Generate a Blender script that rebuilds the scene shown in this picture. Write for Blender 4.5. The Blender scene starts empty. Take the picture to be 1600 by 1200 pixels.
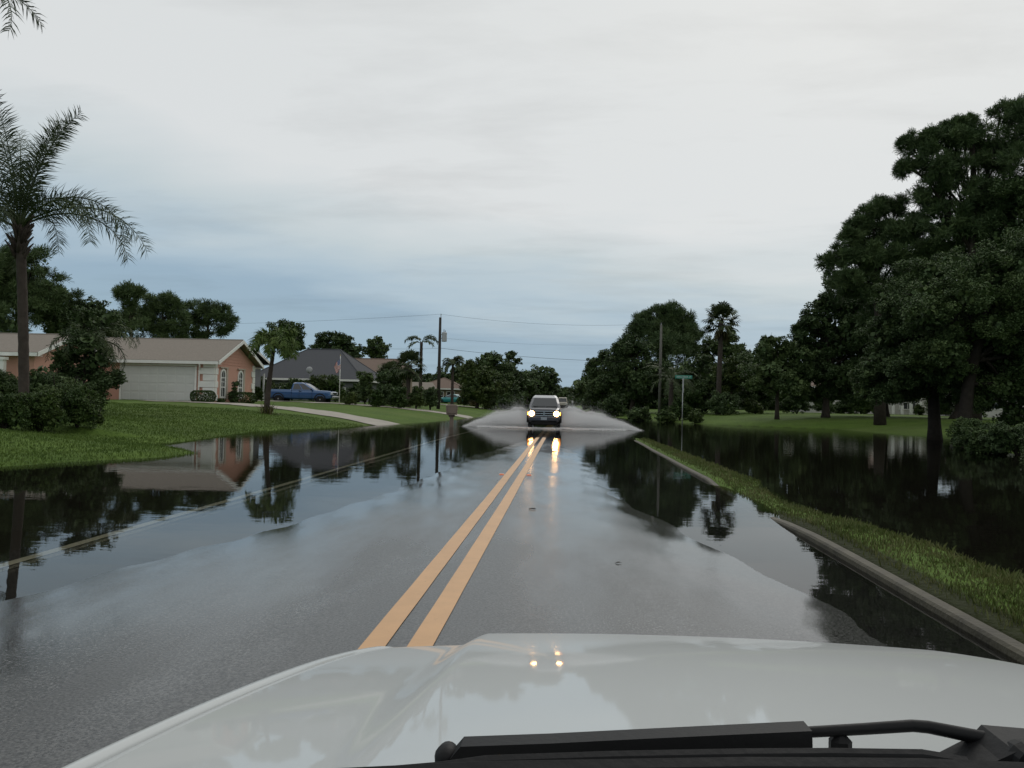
import bpy, math, random
import numpy as np
from mathutils import Vector, Matrix

random.seed(7)
S = bpy.context.scene
COL = S.collection
R = math.radians
PI = math.pi

# ------------------------------------------------------------------ camera
F = 1280.0
YAW, PITCH, ROLL, CAMZ = R(3.737), R(1.126), R(1.25), 1.5
CAMR = Matrix.Rotation(YAW, 3, 'Z') @ Matrix.Rotation(PI / 2 + PITCH, 3, 'X') @ Matrix.Rotation(ROLL, 3, 'Z')
cam = bpy.data.cameras.new('camera')
cam.sensor_width = 36.0
cam.lens = F / 1600 * 36
cam.clip_start = 0.05
cam.clip_end = 6000
co = bpy.data.objects.new('camera', cam)
COL.objects.link(co)
co.matrix_world = Matrix.Translation((0, 0, CAMZ)) @ CAMR.to_4x4()
S.camera = co


def P(px, py, Y):
    """world point seen at a photo pixel, at distance Y down the road"""
    d = CAMR @ Vector(((px - 800) / F, -(py - 600) / F, -1))
    return Vector((0, 0, CAMZ)) + d * (Y / d.y)


def px_m(px, Y):
    return px * Y / F


# ------------------------------------------------------------------ terrain
ROAD_L, ROAD_R, ROAD_C = -5.15, 2.72, -0.94
_cy = [-30, 5, 8, 12, 23, 30, 33, 40, 55, 68, 78, 100, 600]
_cz = [.08, .058, .049, .036, .026, .010, 0, -.06, -.08, -.03, .07, .16, .16]
_ly = [-60, 8, 15.0, 17, 18.6, 20, 20.8, 21.6, 23, 24.6, 26, 33, 41, 52, 60, 75, 90, 100, 900]
_lx = [-10.6, -10.7, -10.9, -10.1, -9.3, -9.2, -9.9, -11.1, -11.9, -11.7, -11.9, -12.6, -10.6, -8.4, -7.8, -6.9, -5.7, -5.3, -5.3]
_ry = [-60, 15, 21, 27, 35, 42, 57, 62, 66, 75, 85, 100, 900]
_rx = [13, 14, 15.0, 15.0, 17, 19.5, 18.5, 11.0, 8.5, 6.2, 4.6, 3.4, 3.4]


def crown(Y):
    return np.interp(Y, _cy, _cz)


def zroad(X, Y):
    X = np.asarray(X, float)
    Y = np.asarray(Y, float)
    u = .0035 * wob(X * .9, Y * .33) + .003 * np.sin(X * 2.1 + .25 * Y) * np.sin(.41 * Y + 1.0)
    u = u + .0022 * np.sin(5.1 * X + 2.0 * Y) * np.sin(2.3 * Y + 1.7 * X)
    return crown(Y) - 0.019 * np.abs(X - ROAD_C) + u * (Y < 60)


def wob(X, Y):
    return (0.5 * np.sin(1.7 * X + 0.6 * np.sin(1.3 * Y)) * np.sin(1.1 * Y + 0.5 * np.sin(0.9 * X))
            + 0.3 * np.sin(4.1 * X + 1.3) * np.sin(3.3 * Y + 0.4) + 0.2 * np.sin(0.31 * X + 0.7) * np.cos(0.27 * Y))


def kerb_top(Y):
    return np.interp(Y, [-30, 9.5, 10.6, 11.5, 13.6, 15.2, 16.2, 19.5, 22, 32, 36, 80, 90, 600],
                     [.066, .058, .03, -.02, -.03, -.02, .045, .04, .025, .015, -.06, -.06, .12, .15])


def sm(a, b, x):
    t = np.clip((x - a) / (b - a), 0, 1)
    return t * t * (3 - 2 * t)


def gz(X, Y):
    X = np.asarray(X, float)
    Y = np.asarray(Y, float)
    n = wob(X, Y)
    z = zroad(X, Y) - 0.06
    # left side
    xs = np.interp(Y, _ly, _lx)
    k = np.interp(Y, [78, 95], [1, -.2])
    w = ROAD_L - xs
    t = np.clip((ROAD_L - X) / np.maximum(w, .2), 0, 1)
    e = zroad(np.full_like(Y, ROAD_L), Y) - 0.06
    zl = e * (1 - t) ** 2 - 0.22 * np.sin(PI * np.clip(t, 0, 1)) * k + 0.012 * n * sm(0, .5, t)
    s = np.maximum(xs - X, 0)
    zl2 = 1.0 * (1 - np.exp(-s / 6.0)) + 0.03 * n * sm(0, 2.0, s) + 0.012 * n
    tongue = (Y < 24) & (Y > 6)
    zl2 = np.where(tongue, np.minimum(zl2, 0.11 + np.maximum(s - 1.6, 0) * 0.085 + .012 * n), zl2)
    zl = np.where(X < xs, zl2, zl)
    z = np.where(X < ROAD_L, zl, z)
    # right side
    xr = np.interp(Y, _ry, _rx)
    kt = kerb_top(Y)
    v = X - 2.86
    vw = np.interp(Y, [4, 9, 20, 36], [.98, .92, .62, .38]) + .12 * n
    prof = np.where(v < vw, kt + 0.05 * np.sin(PI * np.clip(v / vw, 0, 1)) + .012 * n, 0)
    fall = kt - (kt + 0.3 * k) * sm(0, 1.0, v - vw)
    mid = np.where(v < vw, prof, fall)
    sr = np.maximum(X - xr, 0)
    up = -0.3 * k * (1 - sm(-1.6, 0, X - xr)) + 0.85 * (1 - np.exp(-sr / 8.0)) + 0.03 * n * sm(0, 2, sr)
    zr = np.where(X > xr - 1.6, np.where(X > xr, up, np.maximum(up, -0.3 * k)), mid)
    zr = np.where(v < vw, mid, zr)
    z = np.where(X > ROAD_R + .12, zr, z)
    return z


def g1(X, Y):
    return float(gz(X, Y))


# ------------------------------------------------------------------ materials
MATS = {}


def mat(name, col=(.5, .5, .5), rough=.6, spec=.5, metal=0.0, coat=0.0, var=0.0, scale=3.0, bump=0.0, bscale=40.0, emit=None, es=0, vec='Object'):
    if name in MATS:
        return MATS[name]
    m = bpy.data.materials.new(name)
    m.use_nodes = True
    nt = m.node_tree
    b = nt.nodes['Principled BSDF']
    b.inputs['Base Color'].default_value = (*col, 1)
    b.inputs['Roughness'].default_value = rough
    b.inputs['Metallic'].default_value = metal
    b.inputs['Specular IOR Level'].default_value = spec
    b.inputs['Coat Weight'].default_value = coat
    b.inputs['Coat Roughness'].default_value = .04
    if emit:
        b.inputs['Emission Color'].default_value = (*emit, 1)
        b.inputs['Emission Strength'].default_value = es
    tc = nt.nodes.new('ShaderNodeTexCoord')
    if var > 0:
        n = nt.nodes.new('ShaderNodeTexNoise')
        n.inputs['Scale'].default_value = scale
        n.inputs['Detail'].default_value = 5
        n.inputs['Roughness'].default_value = .65
        nt.links.new(tc.outputs[vec], n.inputs['Vector'])
        mr = nt.nodes.new('ShaderNodeMapRange')
        mr.inputs[1].default_value = .25
        mr.inputs[2].default_value = .75
        mr.inputs[3].default_value = 1 - var
        mr.inputs[4].default_value = 1 + var
        nt.links.new(n.outputs[0], mr.inputs[0])
        mx = nt.nodes.new('ShaderNodeVectorMath')
        mx.operation = 'SCALE'
        mx.inputs[0].default_value = col
        nt.links.new(mr.outputs[0], mx.inputs['Scale'])
        nt.links.new(mx.outputs[0], b.inputs['Base Color'])
    if bump > 0:
        n = nt.nodes.new('ShaderNodeTexNoise')
        n.inputs['Scale'].default_value = bscale
        n.inputs['Detail'].default_value = 4
        nt.links.new(tc.outputs[vec], n.inputs['Vector'])
        bp = nt.nodes.new('ShaderNodeBump')
        bp.inputs['Strength'].default_value = bump
        bp.inputs['Distance'].default_value = .02
        nt.links.new(n.outputs[0], bp.inputs['Height'])
        nt.links.new(bp.outputs[0], b.inputs['Normal'])
    MATS[name] = m
    return m


def foliage(name, cols, rough=.6, spec=.25):
    m = bpy.data.materials.new(name)
    m.use_nodes = True
    nt = m.node_tree
    b = nt.nodes['Principled BSDF']
    b.inputs['Roughness'].default_value = rough
    b.inputs['Specular IOR Level'].default_value = spec
    geo = nt.nodes.new('ShaderNodeNewGeometry')
    oi = nt.nodes.new('ShaderNodeObjectInfo')
    tc = nt.nodes.new('ShaderNodeTexCoord')
    n = nt.nodes.new('ShaderNodeTexNoise')
    n.inputs['Scale'].default_value = .9
    n.inputs['Detail'].default_value = 2
    nt.links.new(tc.outputs['Object'], n.inputs['Vector'])
    a = nt.nodes.new('ShaderNodeMath')
    a.operation = 'MULTIPLY_ADD'
    a.inputs[1].default_value = .45
    nt.links.new(geo.outputs['Random Per Island'], a.inputs[0])
    a2 = nt.nodes.new('ShaderNodeMath')
    a2.operation = 'MULTIPLY_ADD'
    a2.inputs[1].default_value = 1.3
    a2.inputs[2].default_value = -.4
    nt.links.new(n.outputs[0], a2.inputs[0])
    nt.links.new(a2.outputs[0], a.inputs[2])
    a3 = nt.nodes.new('ShaderNodeMath')
    a3.operation = 'MULTIPLY_ADD'
    a3.inputs[1].default_value = .3
    nt.links.new(oi.outputs['Random'], a3.inputs[0])
    nt.links.new(a.outputs[0], a3.inputs[2])
    cr = nt.nodes.new('ShaderNodeValToRGB')
    el = cr.color_ramp.elements
    el[0].position = .1
    el[0].color = (*cols[0], 1)
    el[1].position = 1.0
    el[1].color = (*cols[-1], 1)
    for i, c in enumerate(cols[1:-1]):
        e = el.new(.1 + .9 * (i + 1) / (len(cols) - 1))
        e.color = (*c, 1)
    nt.links.new(a3.outputs[0], cr.inputs[0])
    nt.links.new(cr.outputs[0], b.inputs['Base Color'])
    MATS[name] = m
    return m


foliage('oak_leaf', [(.034, .056, .021), (.058, .094, .032), (.098, .138, .044)])
foliage('pine_needle', [(.038, .064, .025), (.064, .102, .036), (.105, .148, .052)])
foliage('light_leaf', [(.03, .055, .016), (.055, .085, .022), (.09, .115, .03)])
foliage('palm_leaf', [(.022, .04, .018), (.04, .062, .022), (.07, .088, .034)])
foliage('green_palm_leaf', [(.04, .075, .018), (.075, .125, .026), (.12, .16, .04)])
foliage('hedge_leaf', [(.024, .046, .012), (.042, .076, .018), (.078, .112, .028)])
foliage('dry_leaf', [(.05, .05, .02), (.09, .08, .03), (.12, .10, .04)])
mat('bark', (.05, .04, .032), .9, .2, var=.4, scale=4, bump=.6, bscale=14)
mat('palm_bark', (.062, .05, .042), .9, .2, var=.35, scale=5, bump=.7, bscale=18)
mat('dark_bark', (.03, .025, .02), .9, .2, var=.4, scale=5, bump=.6, bscale=14)
mat('salmon_stucco', (.54, .30, .232), .85, .2, var=.04, scale=1.2, bump=.06, bscale=60)
mat('white_trim', (.72, .72, .68), .55, .4, var=.06, scale=3)
mat('garage_white', (.55, .56, .53), .5, .4, var=.05, scale=2)
mat('dark_glass', (.02, .025, .03), .06, .6)
mat('concrete', (.34, .31, .26), .75, .4, var=.18, scale=1.2, bump=.3, bscale=30)
mat('pole_wood', (.045, .04, .035), .9, .2, var=.3, scale=5)
mat('grey_metal', (.32, .33, .33), .45, .5, .6, var=.1)
mat('galvanised', (.36, .37, .36), .5, .5, .5, var=.12, scale=4)
mat('rubber', (.012, .012, .012), .75, .3)
mat('chrome', (.6, .6, .6), .15, .5, 1.0)
mat('black_plastic', (.006, .006, .0065), .55, .22, var=.25, scale=8, bump=.05, bscale=120)


def shingle(name, col):
    m = mat(name, col, .9, .2, var=.16, scale=9, vec='Object')
    nt = m.node_tree
    b = nt.nodes['Principled BSDF']
    tc = nt.nodes.new('ShaderNodeTexCoord')
    w = nt.nodes.new('ShaderNodeTexWave')
    w.bands_direction = 'Z'
    w.inputs['Scale'].default_value = 3.2
    w.inputs['Distortion'].default_value = .5
    nt.links.new(tc.outputs['Object'], w.inputs['Vector'])
    bp = nt.nodes.new('ShaderNodeBump')
    bp.inputs['Strength'].default_value = .35
    bp.inputs['Distance'].default_value = .02
    nt.links.new(w.outputs[0], bp.inputs['Height'])
    nt.links.new(bp.outputs[0], b.inputs['Normal'])
    return m


shingle('pink_shingle', (.24, .21, .178))
shingle('grey_shingle', (.075, .078, .085))
shingle('brown_shingle', (.17, .125, .10))


# ------------------------------------------------------------------ mesh helpers
class MB:
    def __init__(s):
        s.v = []
        s.f = []
        s.mi = []

    def add(s, vs, fs, m=0):
        o = len(s.v)
        s.v += [tuple(v) for v in vs]
        s.f += [tuple(i + o for i in f) for f in fs]
        s.mi += [m] * len(fs)
        return s

    def box(s, c, d, rz=0, m=0, bev=0):
        x, y, z = d[0] / 2, d[1] / 2, d[2] / 2
        cs, sn = math.cos(rz), math.sin(rz)
        if bev > 0:
            b = min(bev, x * .9, y * .9, z * .9)
            ring = [(-x + b, -y), (x - b, -y), (x, -y + b), (x, y - b), (x - b, y), (-x + b, y), (-x, y - b), (-x, -y + b)]
            lv = [(-z, b), (-z + b, 0), (z - b, 0), (z, b)]
            vs = []
            for zz, ins in lv:
                for (a, bb) in ring:
                    aa = a * (1 - ins / x)
                    b2 = bb * (1 - ins / y)
                    vs.append((aa, b2, zz))
            fs = [tuple(range(7, -1, -1)), tuple(range(24, 32))]
            for l in range(3):
                for i in range(8):
                    fs.append((l * 8 + i, l * 8 + (i + 1) % 8, l * 8 + 8 + (i + 1) % 8, l * 8 + 8 + i))
        else:
            vs = [(sx * x, sy * y, sz * z) for sz in (-1, 1) for sy in (-1, 1) for sx in (-1, 1)]
            fs = [(0, 2, 3, 1), (4, 5, 7, 6), (0, 1, 5, 4), (1, 3, 7, 5), (3, 2, 6, 7), (2, 0, 4, 6)]
        vs = [(c[0] + a * cs - b * sn, c[1] + a * sn + b * cs, c[2] + h) for a, b, h in vs]
        return s.add(vs, fs, m)

    def tube(s, pts, rad, n=8, m=0, cap=True):
        pts = [Vector(p) for p in pts]
        if not hasattr(rad, '__len__'):
            rad = [rad] * len(pts)
        vs = []
        fs = []
        up = Vector((0, 0, 1))
        prev = None
        for i, p in enumerate(pts):
            t = (pts[min(i + 1, len(pts) - 1)] - pts[max(i - 1, 0)])
            t = t.normalized() if t.length > 1e-9 else Vector((0, 0, 1))
            if prev is None:
                a = t.cross(up)
                if a.length < .1:
                    a = t.cross(Vector((1, 0, 0)))
            else:
                a = prev - t * prev.dot(t)
                if a.length < 1e-6:
                    a = t.cross(Vector((1, 0, 0)))
            a.normalize()
            prev = a
            b = t.cross(a)
            for k in range(n):
                th = 2 * PI * k / n
                vs.append(p + (a * math.cos(th) + b * math.sin(th)) * rad[i])
        for i in range(len(pts) - 1):
            for k in range(n):
                fs.append((i * n + k, i * n + (k + 1) % n, (i + 1) * n + (k + 1) % n, (i + 1) * n + k))
        if cap:
            fs.append(tuple(range(n - 1, -1, -1)))
            fs.append(tuple((len(pts) - 1) * n + k for k in range(n)))
        return s.add(vs, fs, m)

    def lathe(s, prof, c=(0, 0, 0), axis='z', n=16, m=0):
        vs = []
        fs = []
        for r, h in prof:
            for k in range(n):
                th = 2 * PI * k / n
                a, b = r * math.cos(th), r * math.sin(th)
                q = {'z': (a, b, h), 'x': (h, a, b), 'y': (a, h, b)}[axis]
                vs.append((c[0] + q[0], c[1] + q[1], c[2] + q[2]))
        for i in range(len(prof) - 1):
            for k in range(n):
                fs.append((i * n + k, i * n + (k + 1) % n, (i + 1) * n + (k + 1) % n, (i + 1) * n + k))
        fs.append(tuple(range(n - 1, -1, -1)))
        fs.append(tuple((len(prof) - 1) * n + k for k in range(n)))
        return s.add(vs, fs, m)

    def loft(s, rings, m=0, cap=True):
        n = len(rings[0])
        vs = [v for r in rings for v in r]
        fs = []
        for i in range(len(rings) - 1):
            for k in range(n):
                fs.append((i * n + k, i * n + (k + 1) % n, (i + 1) * n + (k + 1) % n, (i + 1) * n + k))
        if cap:
            fs.append(tuple(range(n - 1, -1, -1)))
            fs.append(tuple((len(rings) - 1) * n + k for k in range(n)))
        return s.add(vs, fs, m)

    def slab(s, poly, th):
        """thick sheet: polygon of 3D points pushed along its normal by th"""
        p = [Vector(q) for q in poly]
        nn = Vector((0, 0, 0))
        for i in range(len(p)):
            nn += p[i].cross(p[(i + 1) % len(p)])
        nn.normalize()
        k = len(p)
        vs = p + [q + nn * th for q in p]
        fs = [tuple(range(k - 1, -1, -1)), tuple(range(k, 2 * k))]
        for i in range(k):
            fs.append((i, (i + 1) % k, k + (i + 1) % k, k + i))
        return s.add(vs, fs)

    def build(s, name, mats, parent=None, smooth=False, origin=None):
        me = bpy.data.meshes.new(name)
        vs = s.v
        if origin is not None:
            vs = [(a - origin[0], b - origin[1], c - origin[2]) for a, b, c in vs]
        me.from_pydata(vs, [], s.f)
        if not isinstance(mats, (list, tuple)):
            mats = [mats]
        for m in mats:
            me.materials.append(MATS[m] if isinstance(m, str) else m)
        if len(mats) > 1:
            me.polygons.foreach_set('material_index', s.mi)
        if smooth:
            me.polygons.foreach_set('use_smooth', [True] * len(me.polygons))
        me.validate()
        me.update()
        return link(name, me, parent, origin)


def link(name, me, parent=None, origin=None):
    o = bpy.data.objects.new(name, me)
    COL.objects.link(o)
    if parent is not None:
        o.parent = parent
    if origin is not None:
        o.location = origin
    return o


def mesh_np(name, V, Q, m, parent=None, smooth=False, k=4):
    me = bpy.data.meshes.new(name)
    V = np.asarray(V, np.float32)
    Q = np.asarray(Q, np.int32)
    me.vertices.add(len(V))
    me.vertices.foreach_set('co', V.ravel())
    me.loops.add(Q.size)
    me.loops.foreach_set('vertex_index', Q.ravel())
    me.polygons.add(len(Q))
    me.polygons.foreach_set('loop_start', np.arange(0, Q.size, k, dtype=np.int32))
    me.polygons.foreach_set('loop_total', np.full(len(Q), k, np.int32))
    me.materials.append(MATS[m] if isinstance(m, str) else m)
    if smooth:
        me.polygons.foreach_set('use_smooth', np.ones(len(Q), bool))
    me.update(calc_edges=True)
    me.validate()
    return link(name, me, parent)


def tag(o, label=None, cat=None, group=None, kind=None):
    if label:
        o['label'] = label
    if cat:
        o['category'] = cat
    if group:
        o['group'] = group
    if kind:
        o['kind'] = kind
    return o


def empty(name, loc, rz=0, label=None, cat=None, group=None):
    o = bpy.data.objects.new(name, None)
    COL.objects.link(o)
    o.location = loc
    o.rotation_euler = (0, 0, rz)
    return tag(o, label, cat, group)


# ------------------------------------------------------------------ ground, road, water
def ground_material():
    m = bpy.data.materials.new('lawn_grass')
    m.use_nodes = True
    nt = m.node_tree
    b = nt.nodes['Principled BSDF']
    b.inputs['Roughness'].default_value = .9
    b.inputs['Specular IOR Level'].default_value = .15
    tc = nt.nodes.new('ShaderNodeTexCoord')

    def noise(sc, det, dist=0):
        n = nt.nodes.new('ShaderNodeTexNoise')
        n.inputs['Scale'].default_value = sc
        n.inputs['Detail'].default_value = det
        n.inputs['Distortion'].default_value = dist
        nt.links.new(tc.outputs['Object'], n.inputs['Vector'])
        return n

    n1 = noise(.35, 5)
    n2 = noise(9, 5)
    n3 = noise(.09, 3, 1)
    a = nt.nodes.new('ShaderNodeMath')
    a.operation = 'MULTIPLY_ADD'
    a.inputs[1].default_value = .55
    nt.links.new(n2.outputs[0], a.inputs[0])
    a2 = nt.nodes.new('ShaderNodeMath')
    a2.operation = 'MULTIPLY'
    a2.inputs[1].default_value = .45
    nt.links.new(n1.outputs[0], a2.inputs[0])
    nt.links.new(a2.outputs[0], a.inputs[2])
    cr = nt.nodes.new('ShaderNodeValToRGB')
    el = cr.color_ramp.elements
    el[0].position = .32
    el[0].color = (.044, .082, .012, 1)
    el[1].position = .68
    el[1].color = (.115, .18, .032, 1)
    nt.links.new(a.outputs[0], cr.inputs[0])
    cr2 = nt.nodes.new('ShaderNodeValToRGB')
    cr2.color_ramp.elements[0].position = .5
    cr2.color_ramp.elements[1].position = .72
    nt.links.new(n3.outputs[0], cr2.inputs[0])
    mx = nt.nodes.new('ShaderNodeMixRGB')
    mx.inputs[2].default_value = (.10, .11, .035, 1)
    sc = nt.nodes.new('ShaderNodeMath')
    sc.operation = 'MULTIPLY'
    sc.inputs[1].default_value = .4
    nt.links.new(cr2.outputs[0], sc.inputs[0])
    nt.links.new(sc.outputs[0], mx.inputs[0])
    nt.links.new(cr.outputs[0], mx.inputs[1])
    # mud on the verge edges and under the flood
    at = nt.nodes.new('ShaderNodeAttribute')
    at.attribute_name = 'mud'
    mx2 = nt.nodes.new('ShaderNodeMixRGB')
    mx2.inputs[2].default_value = (.02, .017, .011, 1)
    nt.links.new(at.outputs['Fac'], mx2.inputs[0])
    nt.links.new(mx.outputs[0], mx2.inputs[1])
    nt.links.new(mx2.outputs[0], b.inputs['Base Color'])
    bp = nt.nodes.new('ShaderNodeBump')
    bp.inputs['Strength'].default_value = .8
    bp.inputs['Distance'].default_value = .05
    nt.links.new(noise(14, 6).outputs[0], bp.inputs['Height'])
    nt.links.new(bp.outputs[0], b.inputs['Normal'])
    MATS['lawn_grass'] = m


ground_material()


def grid_axis(parts):
    out = []
    for a, b, n in parts:
        out += list(np.linspace(a, b, n, endpoint=False))
    out.append(parts[-1][1])
    return np.array(out)


gx = grid_axis([(-3000, -300, 6), (-300, -60, 24), (-60, -22, 60), (-22, -5.2, 95), (-5.2, 2.7, 12), (2.7, 4.7, 32), (4.7, 24, 70), (24, 80, 50), (80, 300, 20), (300, 3000, 6)])
gy = grid_axis([(-200, -6, 14), (-6, 32, 190), (32, 110, 120), (110, 400, 50), (400, 5000, 12)])
GX, GY = np.meshgrid(gx, gy)
GZ = gz(GX, GY)
nx, ny = len(gx), len(gy)
idx = np.arange(nx * ny).reshape(ny, nx)
Q = np.stack([idx[:-1, :-1], idx[:-1, 1:], idx[1:, 1:], idx[1:, :-1]], -1).reshape(-1, 4)
ground = mesh_np('ground', np.stack([GX, GY, GZ], -1).reshape(-1, 3), Q, 'lawn_grass', smooth=True)
tag(ground, kind='structure')
mud = np.clip((0.0 - GZ) / .05, 0, 1) * (GY < 90)
mud = np.maximum(mud, (np.abs(GX - 3.0) < .13) * .85 * (GY < 12) * (GY > -10))
at = ground.data.attributes.new('mud', 'FLOAT', 'POINT')
at.data.foreach_set('value', mud.ravel().astype(np.float32))


def strip(name, X0, X1, Y0, Y1, nx, ny, dz, m, kind='structure'):
    xs = np.linspace(X0, X1, nx)
    ys = np.concatenate([np.linspace(Y0, 60, ny, endpoint=False), np.linspace(60, Y1, 120)])
    ny = len(ys)
    A, B = np.meshgrid(xs, ys)
    Z = zroad(A, B) + dz
    ii = np.arange(nx * ny).reshape(ny, nx)
    q = np.stack([ii[:-1, :-1], ii[:-1, 1:], ii[1:, 1:], ii[1:, :-1]], -1).reshape(-1, 4)
    o = mesh_np(name, np.stack([A, B, Z], -1).reshape(-1, 3), q, m, smooth=True)
    return tag(o, kind=kind)


def asphalt_material():
    m = bpy.data.materials.new('wet_asphalt')
    m.use_nodes = True
    nt = m.node_tree
    b = nt.nodes['Principled BSDF']
    tc = nt.nodes.new('ShaderNodeTexCoord')

    def noise(sc, det, mapping=None, rough=.6):
        n = nt.nodes.new('ShaderNodeTexNoise')
        n.inputs['Scale'].default_value = sc
        n.inputs['Detail'].default_value = det
        n.inputs['Roughness'].default_value = rough
        if mapping:
            mp = nt.nodes.new('ShaderNodeMapping')
            mp.inputs['Scale'].default_value = mapping
            nt.links.new(tc.outputs['Object'], mp.inputs['Vector'])
            nt.links.new(mp.outputs[0], n.inputs['Vector'])
        else:
            nt.links.new(tc.outputs['Object'], n.inputs['Vector'])
        return n

    fine = noise(60, 5, None, .8)
    cr = nt.nodes.new('ShaderNodeValToRGB')
    cr.color_ramp.elements[0].position = .41
    cr.color_ramp.elements[0].color = (.008, .0085, .009, 1)
    cr.color_ramp.elements[1].position = .66
    cr.color_ramp.elements[1].color = (.14, .138, .132, 1)
    nt.links.new(fine.outputs[0], cr.inputs[0])
    big = noise(.5, 4, (1.0, .28, 1))
    mr0 = nt.nodes.new('ShaderNodeMapRange')
    mr0.inputs[1].default_value = .3
    mr0.inputs[2].default_value = .7
    mr0.inputs[3].default_value = .8
    mr0.inputs[4].default_value = 1.2
    nt.links.new(big.outputs[0], mr0.inputs[0])
    sc = nt.nodes.new('ShaderNodeVectorMath')
    sc.operation = 'SCALE'
    nt.links.new(cr.outputs[0], sc.inputs[0])
    nt.links.new(mr0.outputs[0], sc.inputs['Scale'])
    nt.links.new(sc.outputs[0], b.inputs['Base Color'])
    film = noise(.8, 5, (1.3, .35, 1))
    mr = nt.nodes.new('ShaderNodeMapRange')
    mr.inputs[1].default_value = .35
    mr.inputs[2].default_value = .65
    mr.inputs[3].default_value = .30
    mr.inputs[4].default_value = .42
    nt.links.new(film.outputs[0], mr.inputs[0])
    # the film of water thickens towards the edge of the flood, so the surface gets smoother there
    wa = nt.nodes.new('ShaderNodeAttribute')
    wa.attribute_name = 'wet'
    wm = nt.nodes.new('ShaderNodeMath')
    wm.operation = 'MULTIPLY_ADD'
    wm.inputs[1].default_value = 1.0
    fm = nt.nodes.new('ShaderNodeMath')
    fm.operation = 'MULTIPLY_ADD'
    fm.inputs[1].default_value = 2.0
    fm.inputs[2].default_value = -.95
    nt.links.new(film.outputs[0], fm.inputs[0])
    nt.links.new(wa.outputs['Fac'], wm.inputs[0])
    nt.links.new(fm.outputs[0], wm.inputs[2])
    rr = nt.nodes.new('ShaderNodeMapRange')
    rr.inputs[1].default_value = 0
    rr.inputs[2].default_value = 1
    rr.inputs[3].default_value = .30
    rr.inputs[4].default_value = .05
    nt.links.new(wm.outputs[0], rr.inputs[0])
    nt.links.new(rr.outputs[0], b.inputs['Roughness'])
    b.inputs['Specular IOR Level'].default_value = .6
    bp = nt.nodes.new('ShaderNodeBump')
    bs = nt.nodes.new('ShaderNodeMapRange')
    bs.inputs[3].default_value = .26
    bs.inputs[4].default_value = .02
    nt.links.new(wm.outputs[0], bs.inputs[0])
    nt.links.new(bs.outputs[0], bp.inputs['Strength'])
    bp.inputs['Distance'].default_value = .006
    nt.links.new(noise(70, 4).outputs[0], bp.inputs['Height'])
    nt.links.new(bp.outputs[0], b.inputs['Normal'])
    MATS['wet_asphalt'] = m


asphalt_material()
road = strip('road', ROAD_L, ROAD_R, -25, 700, 61, 420, 0, 'wet_asphalt')
_co = np.zeros(len(road.data.vertices) * 3, np.float32)
road.data.vertices.foreach_get('co', _co)
_co = _co.reshape(-1, 3)
_a = road.data.attributes.new('wet', 'FLOAT', 'POINT')
_a.data.foreach_set('value', np.clip(1.05 - _co[:, 2] / .040, 0, 1).astype(np.float32))


def paint(name, col, wear):
    m = mat(name, col, .42, .5, var=.10, scale=3)
    nt = m.node_tree
    b = nt.nodes['Principled BSDF']
    tc = nt.nodes.new('ShaderNodeTexCoord')
    n = nt.nodes.new('ShaderNodeTexNoise')
    n.inputs['Scale'].default_value = 45
    n.inputs['Detail'].default_value = 6
    nt.links.new(tc.outputs['Object'], n.inputs['Vector'])
    r = nt.nodes.new('ShaderNodeValToRGB')
    r.color_ramp.elements[0].position = wear
    r.color_ramp.elements[0].color = (0, 0, 0, 1)
    r.color_ramp.elements[1].position = wear + .12
    nt.links.new(n.outputs[0], r.inputs[0])
    mx = nt.nodes.new('ShaderNodeMixRGB')
    mx.inputs[1].default_value = (.06, .055, .05, 1)
    src = b.inputs['Base Color'].links[0].from_socket
    nt.links.new(r.outputs[0], mx.inputs[0])
    nt.links.new(src, mx.inputs[2])
    nt.links.new(mx.outputs[0], b.inputs['Base Color'])
    return m


paint('yellow_paint', (.60, .34, .15), .20)
paint('white_paint', (.62, .57, .44), .27)
strip('road_line', -1.155, -1.01, -25, 650, 2, 420, .005, 'yellow_paint')
strip('road_line', -.885, -.74, -25, 650, 2, 420, .005, 'yellow_paint')
strip('road_line', -4.85, -4.73, -25, 650, 2, 420, .005, 'white_paint')

# kerb on the right
mat('kerb_concrete', (.066, .058, .038), .7, .4, var=.5, scale=3, bump=.5, bscale=30)
ys = np.concatenate([np.linspace(-12, 36, 160), np.linspace(85, 300, 60)])
for lo, hi in ((-12, 36), (85, 300)):
    yy = [y for y in ys if lo <= y <= hi]
    rings = []
    for y in yy:
        t = float(kerb_top(y)) + .004
        x0 = ROAD_R + .012 * math.sin(y * .9)
        rings.append([(x0 + .02, y, -.3), (x0 + .035, y, t - .02), (x0 + .055, y, t), (x0 + .135, y, t + .006), (x0 + .15, y, -.3)])
    k = MB().loft(rings).build('kerb', 'kerb_concrete', smooth=False)
    tag(k, kind='structure')


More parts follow.
